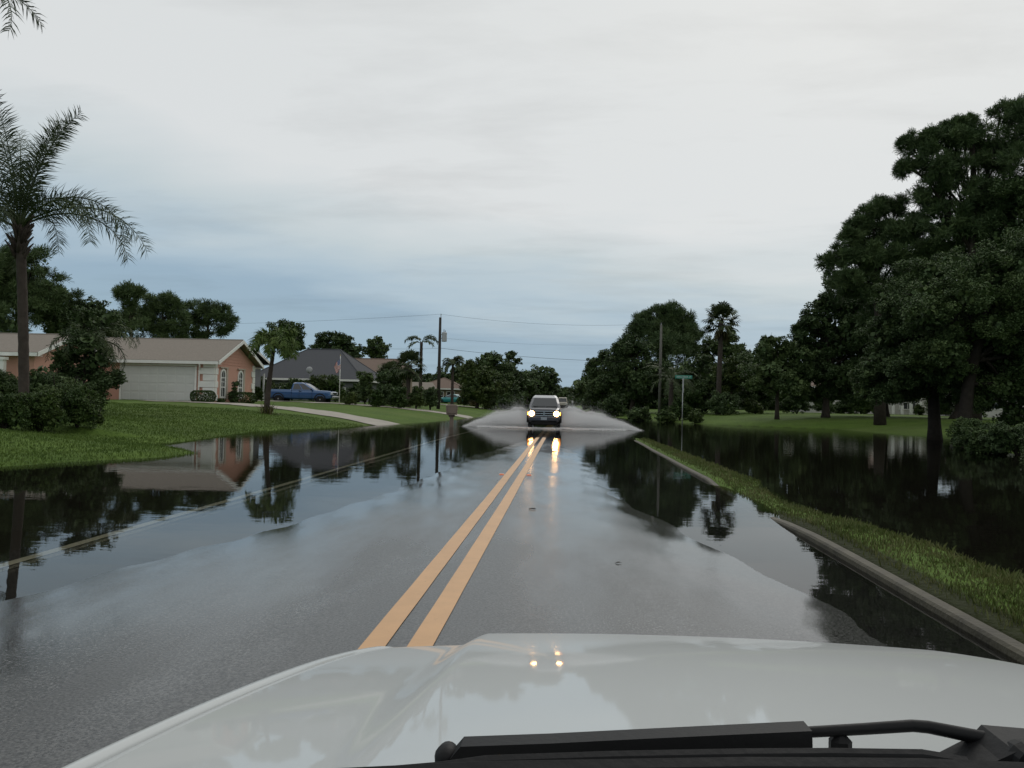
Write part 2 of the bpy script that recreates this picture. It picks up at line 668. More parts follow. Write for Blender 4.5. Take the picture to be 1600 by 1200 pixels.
def water_material():
    m = bpy.data.materials.new('flood_water')
    m.use_nodes = True
    nt = m.node_tree
    nt.nodes.clear()
    out = nt.nodes.new('ShaderNodeOutputMaterial')
    tc = nt.nodes.new('ShaderNodeTexCoord')
    hs = []
    for sc, mp_s, det in ((5.0, (.6, 1.6, 1), 2), (1.1, (.5, 1.5, 1), 2), (22, (.7, 1.3, 1), 1)):
        mp = nt.nodes.new('ShaderNodeMapping')
        mp.inputs['Scale'].default_value = mp_s
        nt.links.new(tc.outputs['Object'], mp.inputs['Vector'])
        n = nt.nodes.new('ShaderNodeTexNoise')
        n.inputs['Scale'].default_value = sc
        n.inputs['Detail'].default_value = det
        nt.links.new(mp.outputs[0], n.inputs['Vector'])
        hs.append(n)
    def bump(n, st, dist, prev=None):
        b = nt.nodes.new('ShaderNodeBump')
        b.inputs['Strength'].default_value = st
        b.inputs['Distance'].default_value = dist
        nt.links.new(n.outputs[0], b.inputs['Height'])
        if prev:
            nt.links.new(prev.outputs[0], b.inputs['Normal'])
        return b
    sp_ = nt.nodes.new('ShaderNodeSeparateXYZ')
    nt.links.new(tc.outputs['Object'], sp_.inputs[0])
    far = nt.nodes.new('ShaderNodeMapRange')
    far.inputs[1].default_value = 12
    far.inputs[2].default_value = 42
    far.inputs[3].default_value = .018
    far.inputs[4].default_value = .10
    nt.links.new(sp_.outputs[1], far.inputs[0])
    b = bump(hs[0], .03, .02)
    nt.links.new(far.outputs[0], b.inputs['Strength'])
    b = bump(hs[1], .03, .05, b)
    b = bump(hs[2], .012, .004, b)
    fr = nt.nodes.new('ShaderNodeFresnel')
    fr.inputs['IOR'].default_value = 1.40
    nt.links.new(b.outputs[0], fr.inputs['Normal'])
    gl = nt.nodes.new('ShaderNodeBsdfGlossy')
    gl.inputs['Roughness'].default_value = .012
    nt.links.new(b.outputs[0], gl.inputs['Normal'])
    tr = nt.nodes.new('ShaderNodeBsdfTransparent')
    tr.inputs['Color'].default_value = (.82, .83, .79, 1)
    mx = nt.nodes.new('ShaderNodeMixShader')
    nt.links.new(fr.outputs[0], mx.inputs[0])
    nt.links.new(tr.outputs[0], mx.inputs[1])
    nt.links.new(gl.outputs[0], mx.inputs[2])
    nt.links.new(mx.outputs[0], out.inputs['Surface'])
    MATS['flood_water'] = m


water_material()
W = MB().add([(-40, -30, 0), (45, -30, 0), (45, 92, 0), (-40, 92, 0)], [(0, 1, 2, 3)]).build('water', 'flood_water')
tag(W, kind='structure')


def drive(name, pts, width, m, dz=.035):
    """a paved strip lying on the lawn along a centre line"""
    pts = [Vector((*p, 0)) for p in pts]
    dense = []
    for i in range(len(pts) - 1):
        for k in range(8):
            dense.append(pts[i].lerp(pts[i + 1], k / 8))
    dense.append(pts[-1])
    for _ in range(4):
        dense = [dense[0]] + [(dense[i - 1] + dense[i] * 2 + dense[i + 1]) / 4 for i in range(1, len(dense) - 1)] + [dense[-1]]
    vs = []
    nn = 7
    for i, p in enumerate(dense):
        t = (dense[min(i + 1, len(dense) - 1)] - dense[max(i - 1, 0)]).normalized()
        s = Vector((-t.y, t.x, 0))
        for k in range(nn):
            q = p + s * width * (k / (nn - 1) - .5)
            vs.append((q.x, q.y, g1(q.x, q.y) + dz))
    fs = [(i * nn + k, i * nn + k + 1, (i + 1) * nn + k + 1, (i + 1) * nn + k) for i in range(len(dense) - 1) for k in range(nn - 1)]
    o = MB().add(vs, fs).build(name, m, smooth=True)
    return tag(o, kind='structure')


drive('driveway', [(-26.5, 51.2), (-21.5, 50.6), (-17, 48.0), (-12.5, 45.5), (-8.8, 44.3)], 3.3, 'concrete')
drive('driveway', [(-30, 70.5), (-21, 69.5), (-15, 66.5), (-6.0, 65)], 3.6, 'concrete')
drive('driveway', [(-24, 104), (-14, 96), (-5.2, 92)], 3.6, 'concrete')
# ------------------------------------------------------------------ vegetation generators
def rand_unit(n, rng):
    v = rng.normal(size=(n, 3))
    return v / np.linalg.norm(v, axis=1, keepdims=True)


def leaf_quads(Pt, size, rng, up=.35, aspect=.55):
    n = len(Pt)
    nrm = rand_unit(n, rng)
    nrm[:, 2] = np.abs(nrm[:, 2]) + up
    nrm /= np.linalg.norm(nrm, axis=1, keepdims=True)
    a = np.cross(nrm, rand_unit(n, rng))
    a /= np.linalg.norm(a, axis=1, keepdims=True) + 1e-9
    b = np.cross(nrm, a)
    s = (size * rng.uniform(.6, 1.3, n))[:, None]
    V = np.stack([Pt - a * s * .5, Pt + b * s * .5 * aspect, Pt + a * s * .5, Pt - b * s * .5 * aspect], 1)
    return V.reshape(-1, 3)


def needle_tufts(C, ln, w, k, rng, D):
    """starry needle tufts of a slash pine: k thin needles per tuft, fanning about direction D"""
    n = len(C)
    d = np.repeat(D, k, 0) * .75 + rand_unit(n * k, rng)
    d /= np.linalg.norm(d, axis=1, keepdims=True)
    c = np.repeat(C, k, 0)
    L = (ln * rng.uniform(.7, 1.15, n * k))[:, None]
    s = np.cross(d, rand_unit(n * k, rng))
    s /= np.linalg.norm(s, axis=1, keepdims=True) + 1e-9
    s *= w
    V = np.stack([c - s * .4, c + s * .4, c + d * L + s * .5, c + d * L - s * .5], 1)
    return V.reshape(-1, 3)


def lobes_points(lobes, leaf, dens, rng, flat=.75, nsub=14, core=.66):
    dens = dens * 3.6
    pts, outs, cores = [], [], []
    for (c, r) in lobes:
        c = np.array(c)
        ns = max(5, int(nsub * rng.uniform(.8, 1.2)))
        dirs = rand_unit(ns, rng)
        sc = c + dirs * np.array([1, 1, flat]) * (r * rng.uniform(.5, .98, ns))[:, None]
        sr = r * rng.uniform(.22, .42, ns)
        for j in range(ns):
            m = int(dens * (sr[j] / leaf) ** 2) + 6
            q = rand_unit(m, rng) * (sr[j] * rng.uniform(.25, 1, m) ** .6)[:, None] * np.array([1, 1, .7])
            pts.append(sc[j] + q)
            outs.append(np.repeat(dirs[j][None], m, 0))
        m = int(dens * 1.4 * (core * r / leaf) ** 2 / 5) + 6
        cores.append(c + rand_unit(m, rng) * (r * core * rng.uniform(0, 1, m) ** .4)[:, None] * np.array([1, 1, flat]))
    return np.concatenate(pts), np.concatenate(outs), np.concatenate(cores)


def quads_idx(n):
    return np.arange(n * 4).reshape(n, 4)


def tree(name, label, base, lobes, kind='oak', leaf=.16, dens=5.0, trunk_r=.2, group=None, seed=0, leafmat=None, bark='bark', cat='tree', trunk_to=None, flat=.75, nsub=14, lean=0, deep=1, grow=1.12):
    """base (x,y); lobes: list of (px,py,r_px,Y) in photo pixels at distance Y, turned into world metres"""
    rng = np.random.default_rng(seed)
    rd = random.Random(seed)
    bx, by = base
    bz = g1(bx, by) - .1
    W3 = []
    for l in lobes:
        p = P(l[0], l[1], l[3])
        W3.append((Vector(p), px_m(l[2], l[3]) * grow))
    main = list(W3)
    for k in range(deep):
        for c, r in main:
            W3.append((c + Vector((rd.uniform(-.7, .7) * r, rd.choice((-1, 1)) * rd.uniform(.7, 1.5) * r, rd.uniform(-.8, .1) * r)), r * rd.uniform(.75, 1.0)))
    root = empty(name, (bx, by, bz), 0, label, cat, group)
    o0 = Vector((bx, by, bz))
    loc = [((w - o0), r) for w, r in W3]
    # trunk and limbs
    ctr = sum((c for c, r in loc), Vector()) / len(loc)
    top = max(c.z for c, r in loc)
    mb = MB()
    if trunk_r > 0:
        th = trunk_to if trunk_to else max(.6, min(c.z - r * .3 for c, r in loc) * .85)
        th = max(th, .5)
        tx, ty = (ctr.x * .35 + lean, ctr.y * .35)
        tpts = [Vector((0, 0, 0)), Vector((tx * .2, ty * .2, th * .4)), Vector((tx * .6, ty * .6, th)),
                Vector((ctr.x * .8, ctr.y * .8, th + (top - th) * .55)), Vector((ctr.x, ctr.y, th + (top - th) * .85))]
        mb.tube(tpts, [trunk_r * 1.35, trunk_r, trunk_r * .85, trunk_r * .5, trunk_r * .2], 9)
        for c, r in loc[:len(main)]:
            f = rd.uniform(.25, .8)
            st = tpts[2].lerp(tpts[3], f) if c.z > th else tpts[2]
            mid = st.lerp(c, .5) + Vector((rd.uniform(-.1, .1), rd.uniform(-.1, .1), .12)) * r
            lk_ = .22 if kind == 'pine' else .34
            mb.tube([st, mid, c], [trunk_r * lk_, trunk_r * lk_ * .6, trunk_r * .08], 6)
            for _ in range(3):
                d = Vector((rd.uniform(-1, 1), rd.uniform(-1, 1), rd.uniform(-.3, 1))).normalized()
                mb.tube([mid.lerp(c, .5), c + d * r * .4, c + d * r * .8], [trunk_r * .14, trunk_r * .09, trunk_r * .03], 5)
        mb.build('trunk', bark, root, smooth=True)
    if kind == 'pine':
        C, D, K = lobes_points(loc, leaf * 2.0, dens * .30, rng, flat, nsub)
        V = needle_tufts(C, leaf * 3.0, leaf * .2, 11, rng, D * .6 + np.array([0, 0, .5]))
        V2 = leaf_quads(K, leaf * 2.2, rng, .1, .8)
        V = np.concatenate([V, V2])
        lm = leafmat or 'pine_needle'
    else:
        C, D, K = lobes_points(loc, leaf, dens, rng, flat, nsub)
        V = np.concatenate([leaf_quads(C, leaf, rng, .35, .6), leaf_quads(K, leaf * 2.4, rng, .1, .8)])
        lm = leafmat or 'oak_leaf'
    mesh_np('crown', V, quads_idx(len(V) // 4), lm, root)
    return root


def frond(mb, base, az, el, L, droop, leaflet, nl, rd, w=.045, plumose=.5, hang=.55, rach=.035, twist=0.0):
    """one feather frond: curved rachis plus leaflets on both sides"""
    p = Vector(base)
    n = nl
    ds = L / n
    a = az
    pts = [p.copy()]
    tang = []
    for i in range(n):
        s = i / n
        e = el - droop * s ** 1.25
        a = az + twist * s
        t = Vector((math.cos(a) * math.cos(e), math.sin(a) * math.cos(e), math.sin(e)))
        tang.append(t)
        p = p + t * ds
        pts.append(p.copy())
    mb.tube(pts[::2] if len(pts) > 8 else pts, [rach * (1 - .85 * i / max(1, len(pts[::2]) - 1)) for i in range(len(pts[::2]))] if len(pts) > 8 else rach, 4, cap=False)
    for i in range(1, n):
        s = i / n
        if s < .12:
            continue
        t = tang[i]
        side = t.cross(Vector((0, 0, 1)))
        if side.length < .15:
            side = Vector((-math.sin(az), math.cos(az), 0))
        side.normalize()
        up = side.cross(t)
        ll = leaflet * (math.sin(PI * min(1, .16 + .76 * s)) ** .5) * rd.uniform(.8, 1.12)
        for sg in (-1, 1):
            roll = rd.uniform(-1, 1) * plumose
            d = (side * sg * math.cos(roll) + up * math.sin(roll)) * 1.0 + t * .75
            d.normalize()
            q0 = pts[i] + Vector((rd.uniform(-.01, .01),) * 3)
            d2 = (d + Vector((0, 0, -hang))).normalized()
            q1 = q0 + d * ll * .5
            q2 = q1 + d2 * ll * .55
            wv = t * w * .5
            mb.add([q0 - wv * .6, q0 + wv * .6, q1 + wv, q2, q1 - wv], [(0, 1, 2, 4), (4, 2, 3)])


def fan_leaf(mb, base, d, pet, R_, rd, n=15, w=.08):
    """one fan leaf: petiole and a pleated half-disc of segments"""
    d = Vector(d).normalized()
    b = Vector(base)
    c = b + d * pet + Vector((0, 0, -.06 * pet))
    mb.tube([b, b.lerp(c, .6) + Vector((0, 0, .05 * pet)), c], [.025, .02, .015], 4, cap=False)
    side = d.cross(Vector((0, 0, 1)))
    if side.length < .1:
        side = Vector((1, 0, 0))
    side.normalize()
    up = side.cross(d).normalized()
    tilt = rd.uniform(-.5, .5)
    side = (side * math.cos(tilt) + up * math.sin(tilt)).normalized()
    for i in range(n):
        th = (i / (n - 1) - .5) * 2 * 2.05
        v = d * math.cos(th) + side * math.sin(th)
        L = R_ * (.72 + .28 * math.cos(th * .55)) * rd.uniform(.9, 1.05)
        nrm = v.cross(up).normalized()
        m_ = c + v * L * .62
        e_ = c + v * L + Vector((0, 0, -.22 * R_))
        mb.add([c, m_ + nrm * w, e_, m_ - nrm * w], [(0, 1, 2, 3)])


def palm_trunk(mb, h, r0, r1, bend=(0, 0), n=26, ring=.04, boots=0, rd=None):
    pts, rad = [], []
    for i in range(n + 1):
        s = i / n
        pts.append((bend[0] * s ** 1.5, bend[1] * s ** 1.5, h * s))
        rad.append((r0 + (r1 - r0) * s) * (1 + ring * (1 if i % 2 else -1)) * (1.25 if i == 0 else 1))
    mb.tube(pts, rad, 12)
    top = Vector(pts[-1])
    if boots and rd:
        for k in range(boots):
            a = rd.uniform(0, 2 * PI)
            z = h - rd.uniform(0.05, 1.3)
            d = Vector((math.cos(a), math.sin(a), 0))
            p = Vector((top.x, top.y, z)) + d * r1 * .8
            mb.tube([p, p + d * .12 + Vector((0, 0, .28)), p + d * .3 + Vector((0, 0, .5))], [.07, .05, .02], 5)
    return top


def feather_palm(name, label, base, h, spec, group=None, seed=1, r0=.17, r1=.13, bend=(0, 0), leaflet=.5, leafmat='palm_leaf', nl=34, w=.045, plumose=.5, hang=.5, own_fronds=False, boots=0, cat='palm tree', nfr=None, L=2.6, shaft=0, el_rng=(-.3, 1.35), droop=1.9):
    rd = random.Random(seed)
    bx, by = base
    bz = g1(bx, by) - .08
    root = empty(name, (bx, by, bz), 0, label, cat, group)
    mb = MB()
    top = palm_trunk(mb, h, r0, r1, bend, boots=boots, rd=rd)
    mb.build('trunk', 'palm_bark', root, smooth=True)
    if shaft > 0:
        sh = MB()
        sh.tube([top - Vector((0, 0, .02)), top + Vector((0, 0, shaft * .5)), top + Vector((0, 0, shaft))], [r1 * .98, r1 * .9, r1 * .4], 10)
        sh.build('crownshaft', mat('green_shaft', (.07, .11, .03), .5, .3, var=.2), root, smooth=True)
        top = top + Vector((0, 0, shaft * .85))
    specs = list(spec)
    if nfr:
        for k in range(nfr):
            a = 2 * PI * k / nfr * 2.4 + rd.uniform(-.25, .25)
            f = rd.random()
            specs.append((a, el_rng[0] + (el_rng[1] - el_rng[0]) * f, L * rd.uniform(.85, 1.1), droop * rd.uniform(.8, 1.15)))
    allm = MB()
    for (a, e, l_, dr) in specs:
        m_ = MB() if own_fronds else allm
        b0 = top + Vector((math.cos(a), math.sin(a), 0)) * r1 * .5 + Vector((0, 0, rd.uniform(-.15, .1)))
        frond(m_, b0, a, e, l_, dr, leaflet, nl, rd, w, plumose, hang, twist=rd.uniform(-.25, .25))
        if own_fronds:
            m_.build('frond', leafmat, root)
    if not own_fronds:
        allm.build('crown', leafmat, root)
    return root


def fan_palm(name, label, base, h, nleaf, pet, R_, group=None, seed=1, r0=.2, r1=.15, skirt=0, leafmat='palm_leaf', w=.08, cat='palm tree', lo=-.6):
    rd = random.Random(seed)
    bx, by = base
    bz = g1(bx, by) - .08
    root = empty(name, (bx, by, bz), 0, label, cat, group)
    mb = MB()
    top = palm_trunk(mb, h, r0, r1, (rd.uniform(-.2, .2), 0), rd=rd, boots=8)
    mb.build('trunk', 'palm_bark', root, smooth=True)
    m_ = MB()
    for k in range(nleaf):
        a = 2.399 * k + rd.uniform(-.2, .2)
        e = lo + (1.45 - lo) * ((k + .5) / nleaf)
        d = Vector((math.cos(a) * math.cos(e), math.sin(a) * math.cos(e), math.sin(e)))
        fan_leaf(m_, top + Vector((0, 0, rd.uniform(-.2, .1))), d, pet * rd.uniform(.8, 1.15), R_ * rd.uniform(.85, 1.1), rd, w=w)
    m_.build('crown', leafmat, root)
    if skirt:
        s_ = MB()
        for k in range(skirt):
            a = rd.uniform(0, 2 * PI)
            d = Vector((math.cos(a) * .5, math.sin(a) * .5, -.85))
            fan_leaf(s_, top + Vector((0, 0, rd.uniform(-.9, -.2))), d, pet * .5, R_ * .8, rd, n=9, w=w)
        s_.build('dead_skirt', 'dry_leaf', root)
    return root


def bush(name, label, px, py, Y, wpx, hpx, group=None, leaf=.07, leafmat='hedge_leaf', seed=0, dens=5, boxy=False, cat='shrub', spiky=False, depth=1.0):
    """a shrub centred at pixel column px, its foot on the ground at distance Y"""
    rng = np.random.default_rng(seed + 500)
    p = P(px, py, Y)
    z = g1(p.x, Y)
    w, h = px_m(wpx, Y), px_m(hpx, Y)
    root = empty(name, (p.x, Y, z - .05), 0, label, cat, group)
    if spiky:
        m_ = MB()
        rd = random.Random(seed)
        for k in range(70):
            a = rd.uniform(0, 2 * PI)
            e = rd.uniform(.15, 1.4)
            d = Vector((math.cos(a) * math.cos(e), math.sin(a) * math.cos(e), math.sin(e)))
            l_ = h * rd.uniform(.7, 1.15)
            q = Vector((rd.uniform(-.2, .2) * w, rd.uniform(-.2, .2) * w, 0))
            s = Vector((-math.sin(a), math.cos(a), 0)) * .02
            m_.add([q - s, q + s, q + d * l_ * .6 + s, q + d * l_ + Vector((0, 0, -.2 * l_)), q + d * l_ * .6 - s], [(0, 1, 2, 4), (4, 2, 3)])
        m_.build('blades', leafmat, root)
        return root
    if boxy:
        n = int(dens * 6 * (w * h + w * w) / leaf ** 2 / 3)
        q = rng.uniform(-1, 1, (n, 3))
        ax = rng.integers(0, 3, n)
        sg = np.sign(rng.uniform(-1, 1, n))
        q[np.arange(n), ax] = sg * rng.uniform(.85, 1.03, n)
        nrm_ = np.linalg.norm(q, axis=1, keepdims=True)
        q *= np.minimum(1, 1.28 / nrm_)
        Pt = q * np.array([w / 2, w / 2 * depth, h / 2]) + np.array([0, 0, h / 2 + .05])
        V = leaf_quads(Pt, leaf, rng, .3, .7)
    else:
        nl = 6 + int(rng.integers(0, 4))
        lob = []
        for k in range(nl):
            a = rng.uniform(0, 2 * PI)
            r = rng.uniform(.2, .34) * min(w, h * 1.3)
            lob.append(((math.cos(a) * max(.01, w / 2 - r) * rng.uniform(.3, 1), math.sin(a) * max(.01, w / 2 - r) * depth * rng.uniform(.3, 1), rng.uniform(r * .6, max(r * .7, h - r)) + .05), r))
        lob.append(((0, 0, h * .45), .42 * min(w, h)))
        lob.append(((-.2 * w, 0, h * .3), .3 * min(w, h)))
        lob.append(((.22 * w, 0, h * .28), .3 * min(w, h)))
        C, D, K = lobes_points(lob, leaf, dens, rng, .85, 10)
        C[:, 2] = np.abs(C[:, 2])
        K[:, 2] = np.abs(K[:, 2])
        V = np.concatenate([leaf_quads(C, leaf, rng, .3, .6), leaf_quads(K, leaf * 2.5, rng, .1, .8)])
    st = MB()
    rd = random.Random(seed)
    for k in range(5):
        a = 2 * PI * k / 5
        st.tube([(0, 0, 0), (math.cos(a) * w * .12, math.sin(a) * w * .12, h * .35), (math.cos(a) * w * .25, math.sin(a) * w * .25 * depth, h * .7)], [.035, .025, .01], 5)
    st.build('stem', 'dark_bark', root)
    mesh_np('foliage', V, quads_idx(len(V) // 4), leafmat, root)
    return root


def bxy(px, Y, py=640):
    p = P(px, py, Y)
    return (p.x, Y)


def L_(Y, *ls):
    """lobes at distance Y; a fourth number offsets the distance"""
    return [(l[0], l[1], l[2], Y + (l[3] if len(l) > 3 else 0)) for l in ls]

# ------------------------------------------------------------------ houses
def gable_wing(root, xe, xf, y0, y1, zb, ze, zr, oh=.5, wallm='salmon_stucco', roofm='pink_shingle'):
    """a wing with its ridge along X; the gable end stands at x = xe (towards the road), the far end at xf"""
    ym = (y0 + y1) / 2
    zw = ze + .12
    slope = (zr - ze) / (ym - (y0 - oh))
    zt = zw + (ym - y0) * slope - .02
    prof = [(y0, zb - .6), (y1, zb - .6), (y1, zw + oh * slope - .2), (ym, zr - .16), (y0, zw + oh * slope - .2)]
    m = MB()
    a = [(xe, y, z) for y, z in prof]
    b = [(xf, y, z) for y, z in prof]
    m.add(a + b, [(0, 1, 2, 3, 4), (9, 8, 7, 6, 5)] + [((i + 1) % 5, i, 5 + i, 5 + (i + 1) % 5) for i in range(5)])
    m.build('wall', wallm, root)
    r = MB()
    x1 = xe + oh
    for sy, ye in ((1, y0 - oh), (-1, y1 + oh)):
        q = [(xf, ye, ze), (x1, ye, ze), (x1, ym, zr), (xf, ym, zr)]
        if sy < 0:
            q = q[::-1]
        r.slab(q, .1)
    r.tube([(xf, ym, zr + .09), (x1, ym, zr + .09)], .07, 6)
    roof = r.build('roof', roofm, root)
    f = MB()
    for ye in (y0 - oh, y1 + oh):
        f.slab([(x1 + .035, ye - .02, ze - .14), (x1 + .035, ye - .02, ze + .1), (x1 + .035, ym, zr + .1), (x1 + .035, ym, zr - .14)], .035 if ye > ym else -.035)
        f.box(((xf + x1) / 2, ye - (.03 if ye < ym else -.03), ze - .03), (x1 - xf, .04, .2))
    f.build('fascia', 'white_trim', root)
    MB().box(((xf + x1) / 2, y0 - oh / 2 + .02, ze - .1), (x1 - xf - .02, oh - .05, .03)).build('soffit', 'white_trim', root)
    MB().box((x1 - oh / 2, y1 + oh / 2, ze - .1), (oh - .04, oh, .03)).build('soffit', 'white_trim', root)
    return roof


def arched_window(root, x, yc, z0, z1, w):
    """arch-topped window in a wall facing +X"""
    def outline(hw, zb, zt, n=10):
        pts = [(-hw, zb), (hw, zb)]
        zc = zt - hw
        for i in range(n + 1):
            t = PI * i / n
            pts.append((hw * math.cos(t), zc + hw * math.sin(t)))
        return pts
    fr = MB()
    o = outline(w / 2 + .13, z0 - .12, z1 + .13)
    i_ = outline(w / 2, z0, z1)
    k = len(o)
    vs = [(x + .07, yc + a, b) for a, b in o] + [(x + .07, yc + a, b) for a, b in i_] + [(x - .02, yc + a, b) for a, b in o] + [(x + .01, yc + a, b) for a, b in i_]
    fs = []
    for j in range(k):
        j2 = (j + 1) % k
        fs += [(j, j2, k + j2, k + j), (2 * k + j, j, j2, 2 * k + j2)[::-1], (k + j, k + j2, 3 * k + j2, 3 * k + j)]
    fr.add(vs, fs)
    zz = z0 + (z1 - z0) * .36
    fr.box((x + .035, yc, z0 + (z1 - z0) * .36), (.04, w, .07))
    fr.box((x + .035, yc, z0 + (z1 - z0) * .56), (.035, w, .035))
    fr.box((x + .035, yc, z0 + (z1 - z0) * .72), (.035, w, .05))
    fr.box((x + .03, yc, (z0 + z1) / 2), (.03, .035, z1 - z0))
    win = fr.build('window', 'white_trim', root)
    MB().add([(x + .015, yc + a, b) for a, b in i_], [tuple(range(k))]).build('pane', 'dark_glass', win)
    sd = MB()
    sd.box((x + .05, yc + w / 2 + .28, (z0 + z1) / 2), (.1, .26, z1 - z0 + .35))
    sd.box((x + .06, yc + .1, z1 + .2), (.12, w + .7, .09))
    sd.build('window_surround', mat('pale_stucco', (.42, .36, .29), .8, .2, var=.08), root)
    return win


HX, HY0, HY1 = -23.3, 53.0, 60.0
house = empty('house', (HX, HY0, .9), 0, 'salmon stucco house with wide white garage door and pink shingle roof', 'house')


class OffsetRoot:
    pass


def rebase(root):
    """move all meshes built in world space under their thing without shifting them"""
    loc = Matrix.Translation(root.location) @ Matrix.Rotation(root.rotation_euler.z, 4, 'Z')
    inv = loc.inverted()
    for c in root.children:
        c.matrix_parent_inverse = inv


gz_h = .93
gable_wing(house, HX, -44, HY0, HY1, gz_h, 3.56, 5.22)
gable_wing(house, -29.9, -50, 44.3, 50.2, gz_h, 3.5, 4.74)
gd = MB()
gd.box((-27.1, HY0 - .03, gz_h + 1.16), (5.0, .06, 2.34))
for k in range(4):
    for j in range(8):
        gd.box((-27.1 - 2.5 + .31 + j * .626, HY0 - .066, gz_h + .29 + k * .585), (.5, .02, .46), bev=.012)
gdo = gd.build('garage_door', 'garage_white', house)
tr = MB()
tr.box((-29.68, HY0 - .05, gz_h + 1.18), (.12, .1, 2.4))
tr.box((-24.52, HY0 - .05, gz_h + 1.18), (.12, .1, 2.4))
tr.box((-27.1, HY0 - .05, gz_h + 2.42), (5.3, .1, .12))
tr.build('door_frame', 'white_trim', house)
qn, qn2 = MB(), MB()
for k in range(6):
    z = gz_h + .1 + k * .44
    big = k % 2 == 0
    w = 1.02 if big else .78
    qn.box((HX - w / 2 + .05, HY0 - .05, z + .2), (w, .12, .42), bev=.02)
    qn.box((HX + .035, HY0 + (.5 if big else .34) / 2 + .02, z + .2), (.09, .5 if big else .34, .42), bev=.02)
    qn2.box((HX + .035, HY1 - (.6 if big else .4) / 2 + .02, z + .2), (.09, .6 if big else .4, .42), bev=.02)
qn.build('quoin', 'white_trim', house)
qn2.build('quoin', 'white_trim', house)
dp = MB()
dp.tube([(-24.1, HY0 - .52, 3.46), (-24.1, HY0 - .45, 3.3), (-24.28, HY0 - .09, 3.05), (-24.3, HY0 - .08, gz_h)], .055, 8)
dp.build('downspout', 'white_trim', house)
arched_window(house, HX, 54.35, 1.32, 3.08, .62)
arched_window(house, HX, 57.35, 1.32, 3.08, .62)
lv = MB()
for k in range(7):
    lv.box((HX + .012, 56.5, 3.5 + k * .2), (.03, 5.3 - k * .75, .012))
lv.build('gable_siding', 'salmon_stucco', house)
# window and porch of the nearer wing
w2 = MB()
w2.box((-29.86, 47.9, 2.55), (.08, 1.5, .12))
w2.box((-29.86, 47.9, 1.45), (.08, 1.5, .12))
w2.box((-29.86, 47.2, 2.0), (.08, .1, 1.1))
w2.box((-29.86, 48.6, 2.0), (.08, .1, 1.1))
w2o = w2.build('window', 'white_trim', house)
MB().box((-29.88, 47.9, 2.0), (.03, 1.36, 1.0)).build('pane', 'dark_glass', w2o)
for px_ in (-31.2, -33.4, -35.6):
    pc = MB()
    pc.box((px_, 43.5, 2.05), (.3, .3, 2.4), bev=.03)
    pc.box((px_, 43.5, 3.2), (.42, .42, .16))
    pc.build('porch_column', 'white_trim', house)
pd = MB().box((-33.4, 44.26, 2.0), (3.6, .06, 2.0)).build('pane', 'dark_glass', house)
rebase(house)


def hip_house(name, label, x0, x1, y0, y1, zb, ze, zr, roofm, wallm, inset=None, ridge_along='x', extra=None, cat='house'):
    root = empty(name, ((x0 + x1) / 2, y0, zb), 0, label, cat)
    MB().box(((x0 + x1) / 2, (y0 + y1) / 2, (zb + ze) / 2 - .3), (x1 - x0, y1 - y0, ze - zb + .55)).build('wall', wallm, root)
    oh = .6
    X0, X1, Y0, Y1 = x0 - oh, x1 + oh, y0 - oh, y1 + oh
    i_ = inset or (Y1 - Y0) / 2
    ym = (Y0 + Y1) / 2
    A, B, C, D = (X0, Y0, ze), (X1, Y0, ze), (X1, Y1, ze), (X0, Y1, ze)
    E, G = (X0 + i_, ym, zr), (X1 - i_, ym, zr)
    r = MB()
    r.add([A, B, C, D, E, G], [(0, 1, 5, 4), (1, 2, 5), (2, 3, 4, 5), (3, 0, 4), (3, 2, 1, 0)])
    r.tube([E, G], .09, 6)
    for p, q in ((A, E), (B, G), (C, G), (D, E)):
        r.tube([p, q], .07, 6)
    r.build('roof', roofm, root)
    f = MB()
    for (c, d) in ((((X0 + X1) / 2, Y0 - .02, ze - .06), (X1 - X0 + .08, .04, .2)), (((X0 + X1) / 2, Y1 + .02, ze - .06), (X1 - X0 + .08, .04, .2)),
                   ((X0 - .02, ym, ze - .06), (.04, Y1 - Y0, .2)), ((X1 + .02, ym, ze - .06), (.04, Y1 - Y0, .2))):
        f.box(c, d)
    f.build('fascia', 'white_trim', root)
    return root


def wall_window(root, x, y, z, w, h, name='window'):
    fr = MB()
    for (dx, dz, ww, hh) in ((0, h / 2, w + .16, .1), (0, -h / 2, w + .16, .1), (-w / 2, 0, .1, h), (w / 2, 0, .1, h), (0, 0, .05, h), (0, 0, w, .05)):
        fr.box((x + dx, y - .04, z + dz), (ww, .06, hh))
    o = fr.build(name, 'white_trim', root)
    MB().box((x, y - .015, z), (w, .03, h)).build('pane', 'dark_glass', o)


mat('tan_stucco', (.28, .22, .16), .85, .2, var=.1)
mat('grey_stucco', (.17, .175, .18), .85, .2, var=.1)
mat('pale_wall', (.50, .49, .45), .8, .2, var=.08)
# dark grey roofed neighbour
xa, xb = P(396, 600, 84).x, P(562, 600, 84).x
dh = hip_house('house', 'low house with a broad dark grey hip roof behind the blue pickup', xa, xb, 84, 96, .95, P(480, 592, 83).z, P(450, 545, 90).z, 'grey_shingle', 'grey_stucco', 4.4)
for fx in (.25, .55, .8):
    wall_window(dh, xa + (xb - xa) * fx, 84, 1.9, 1.5, 1.0)
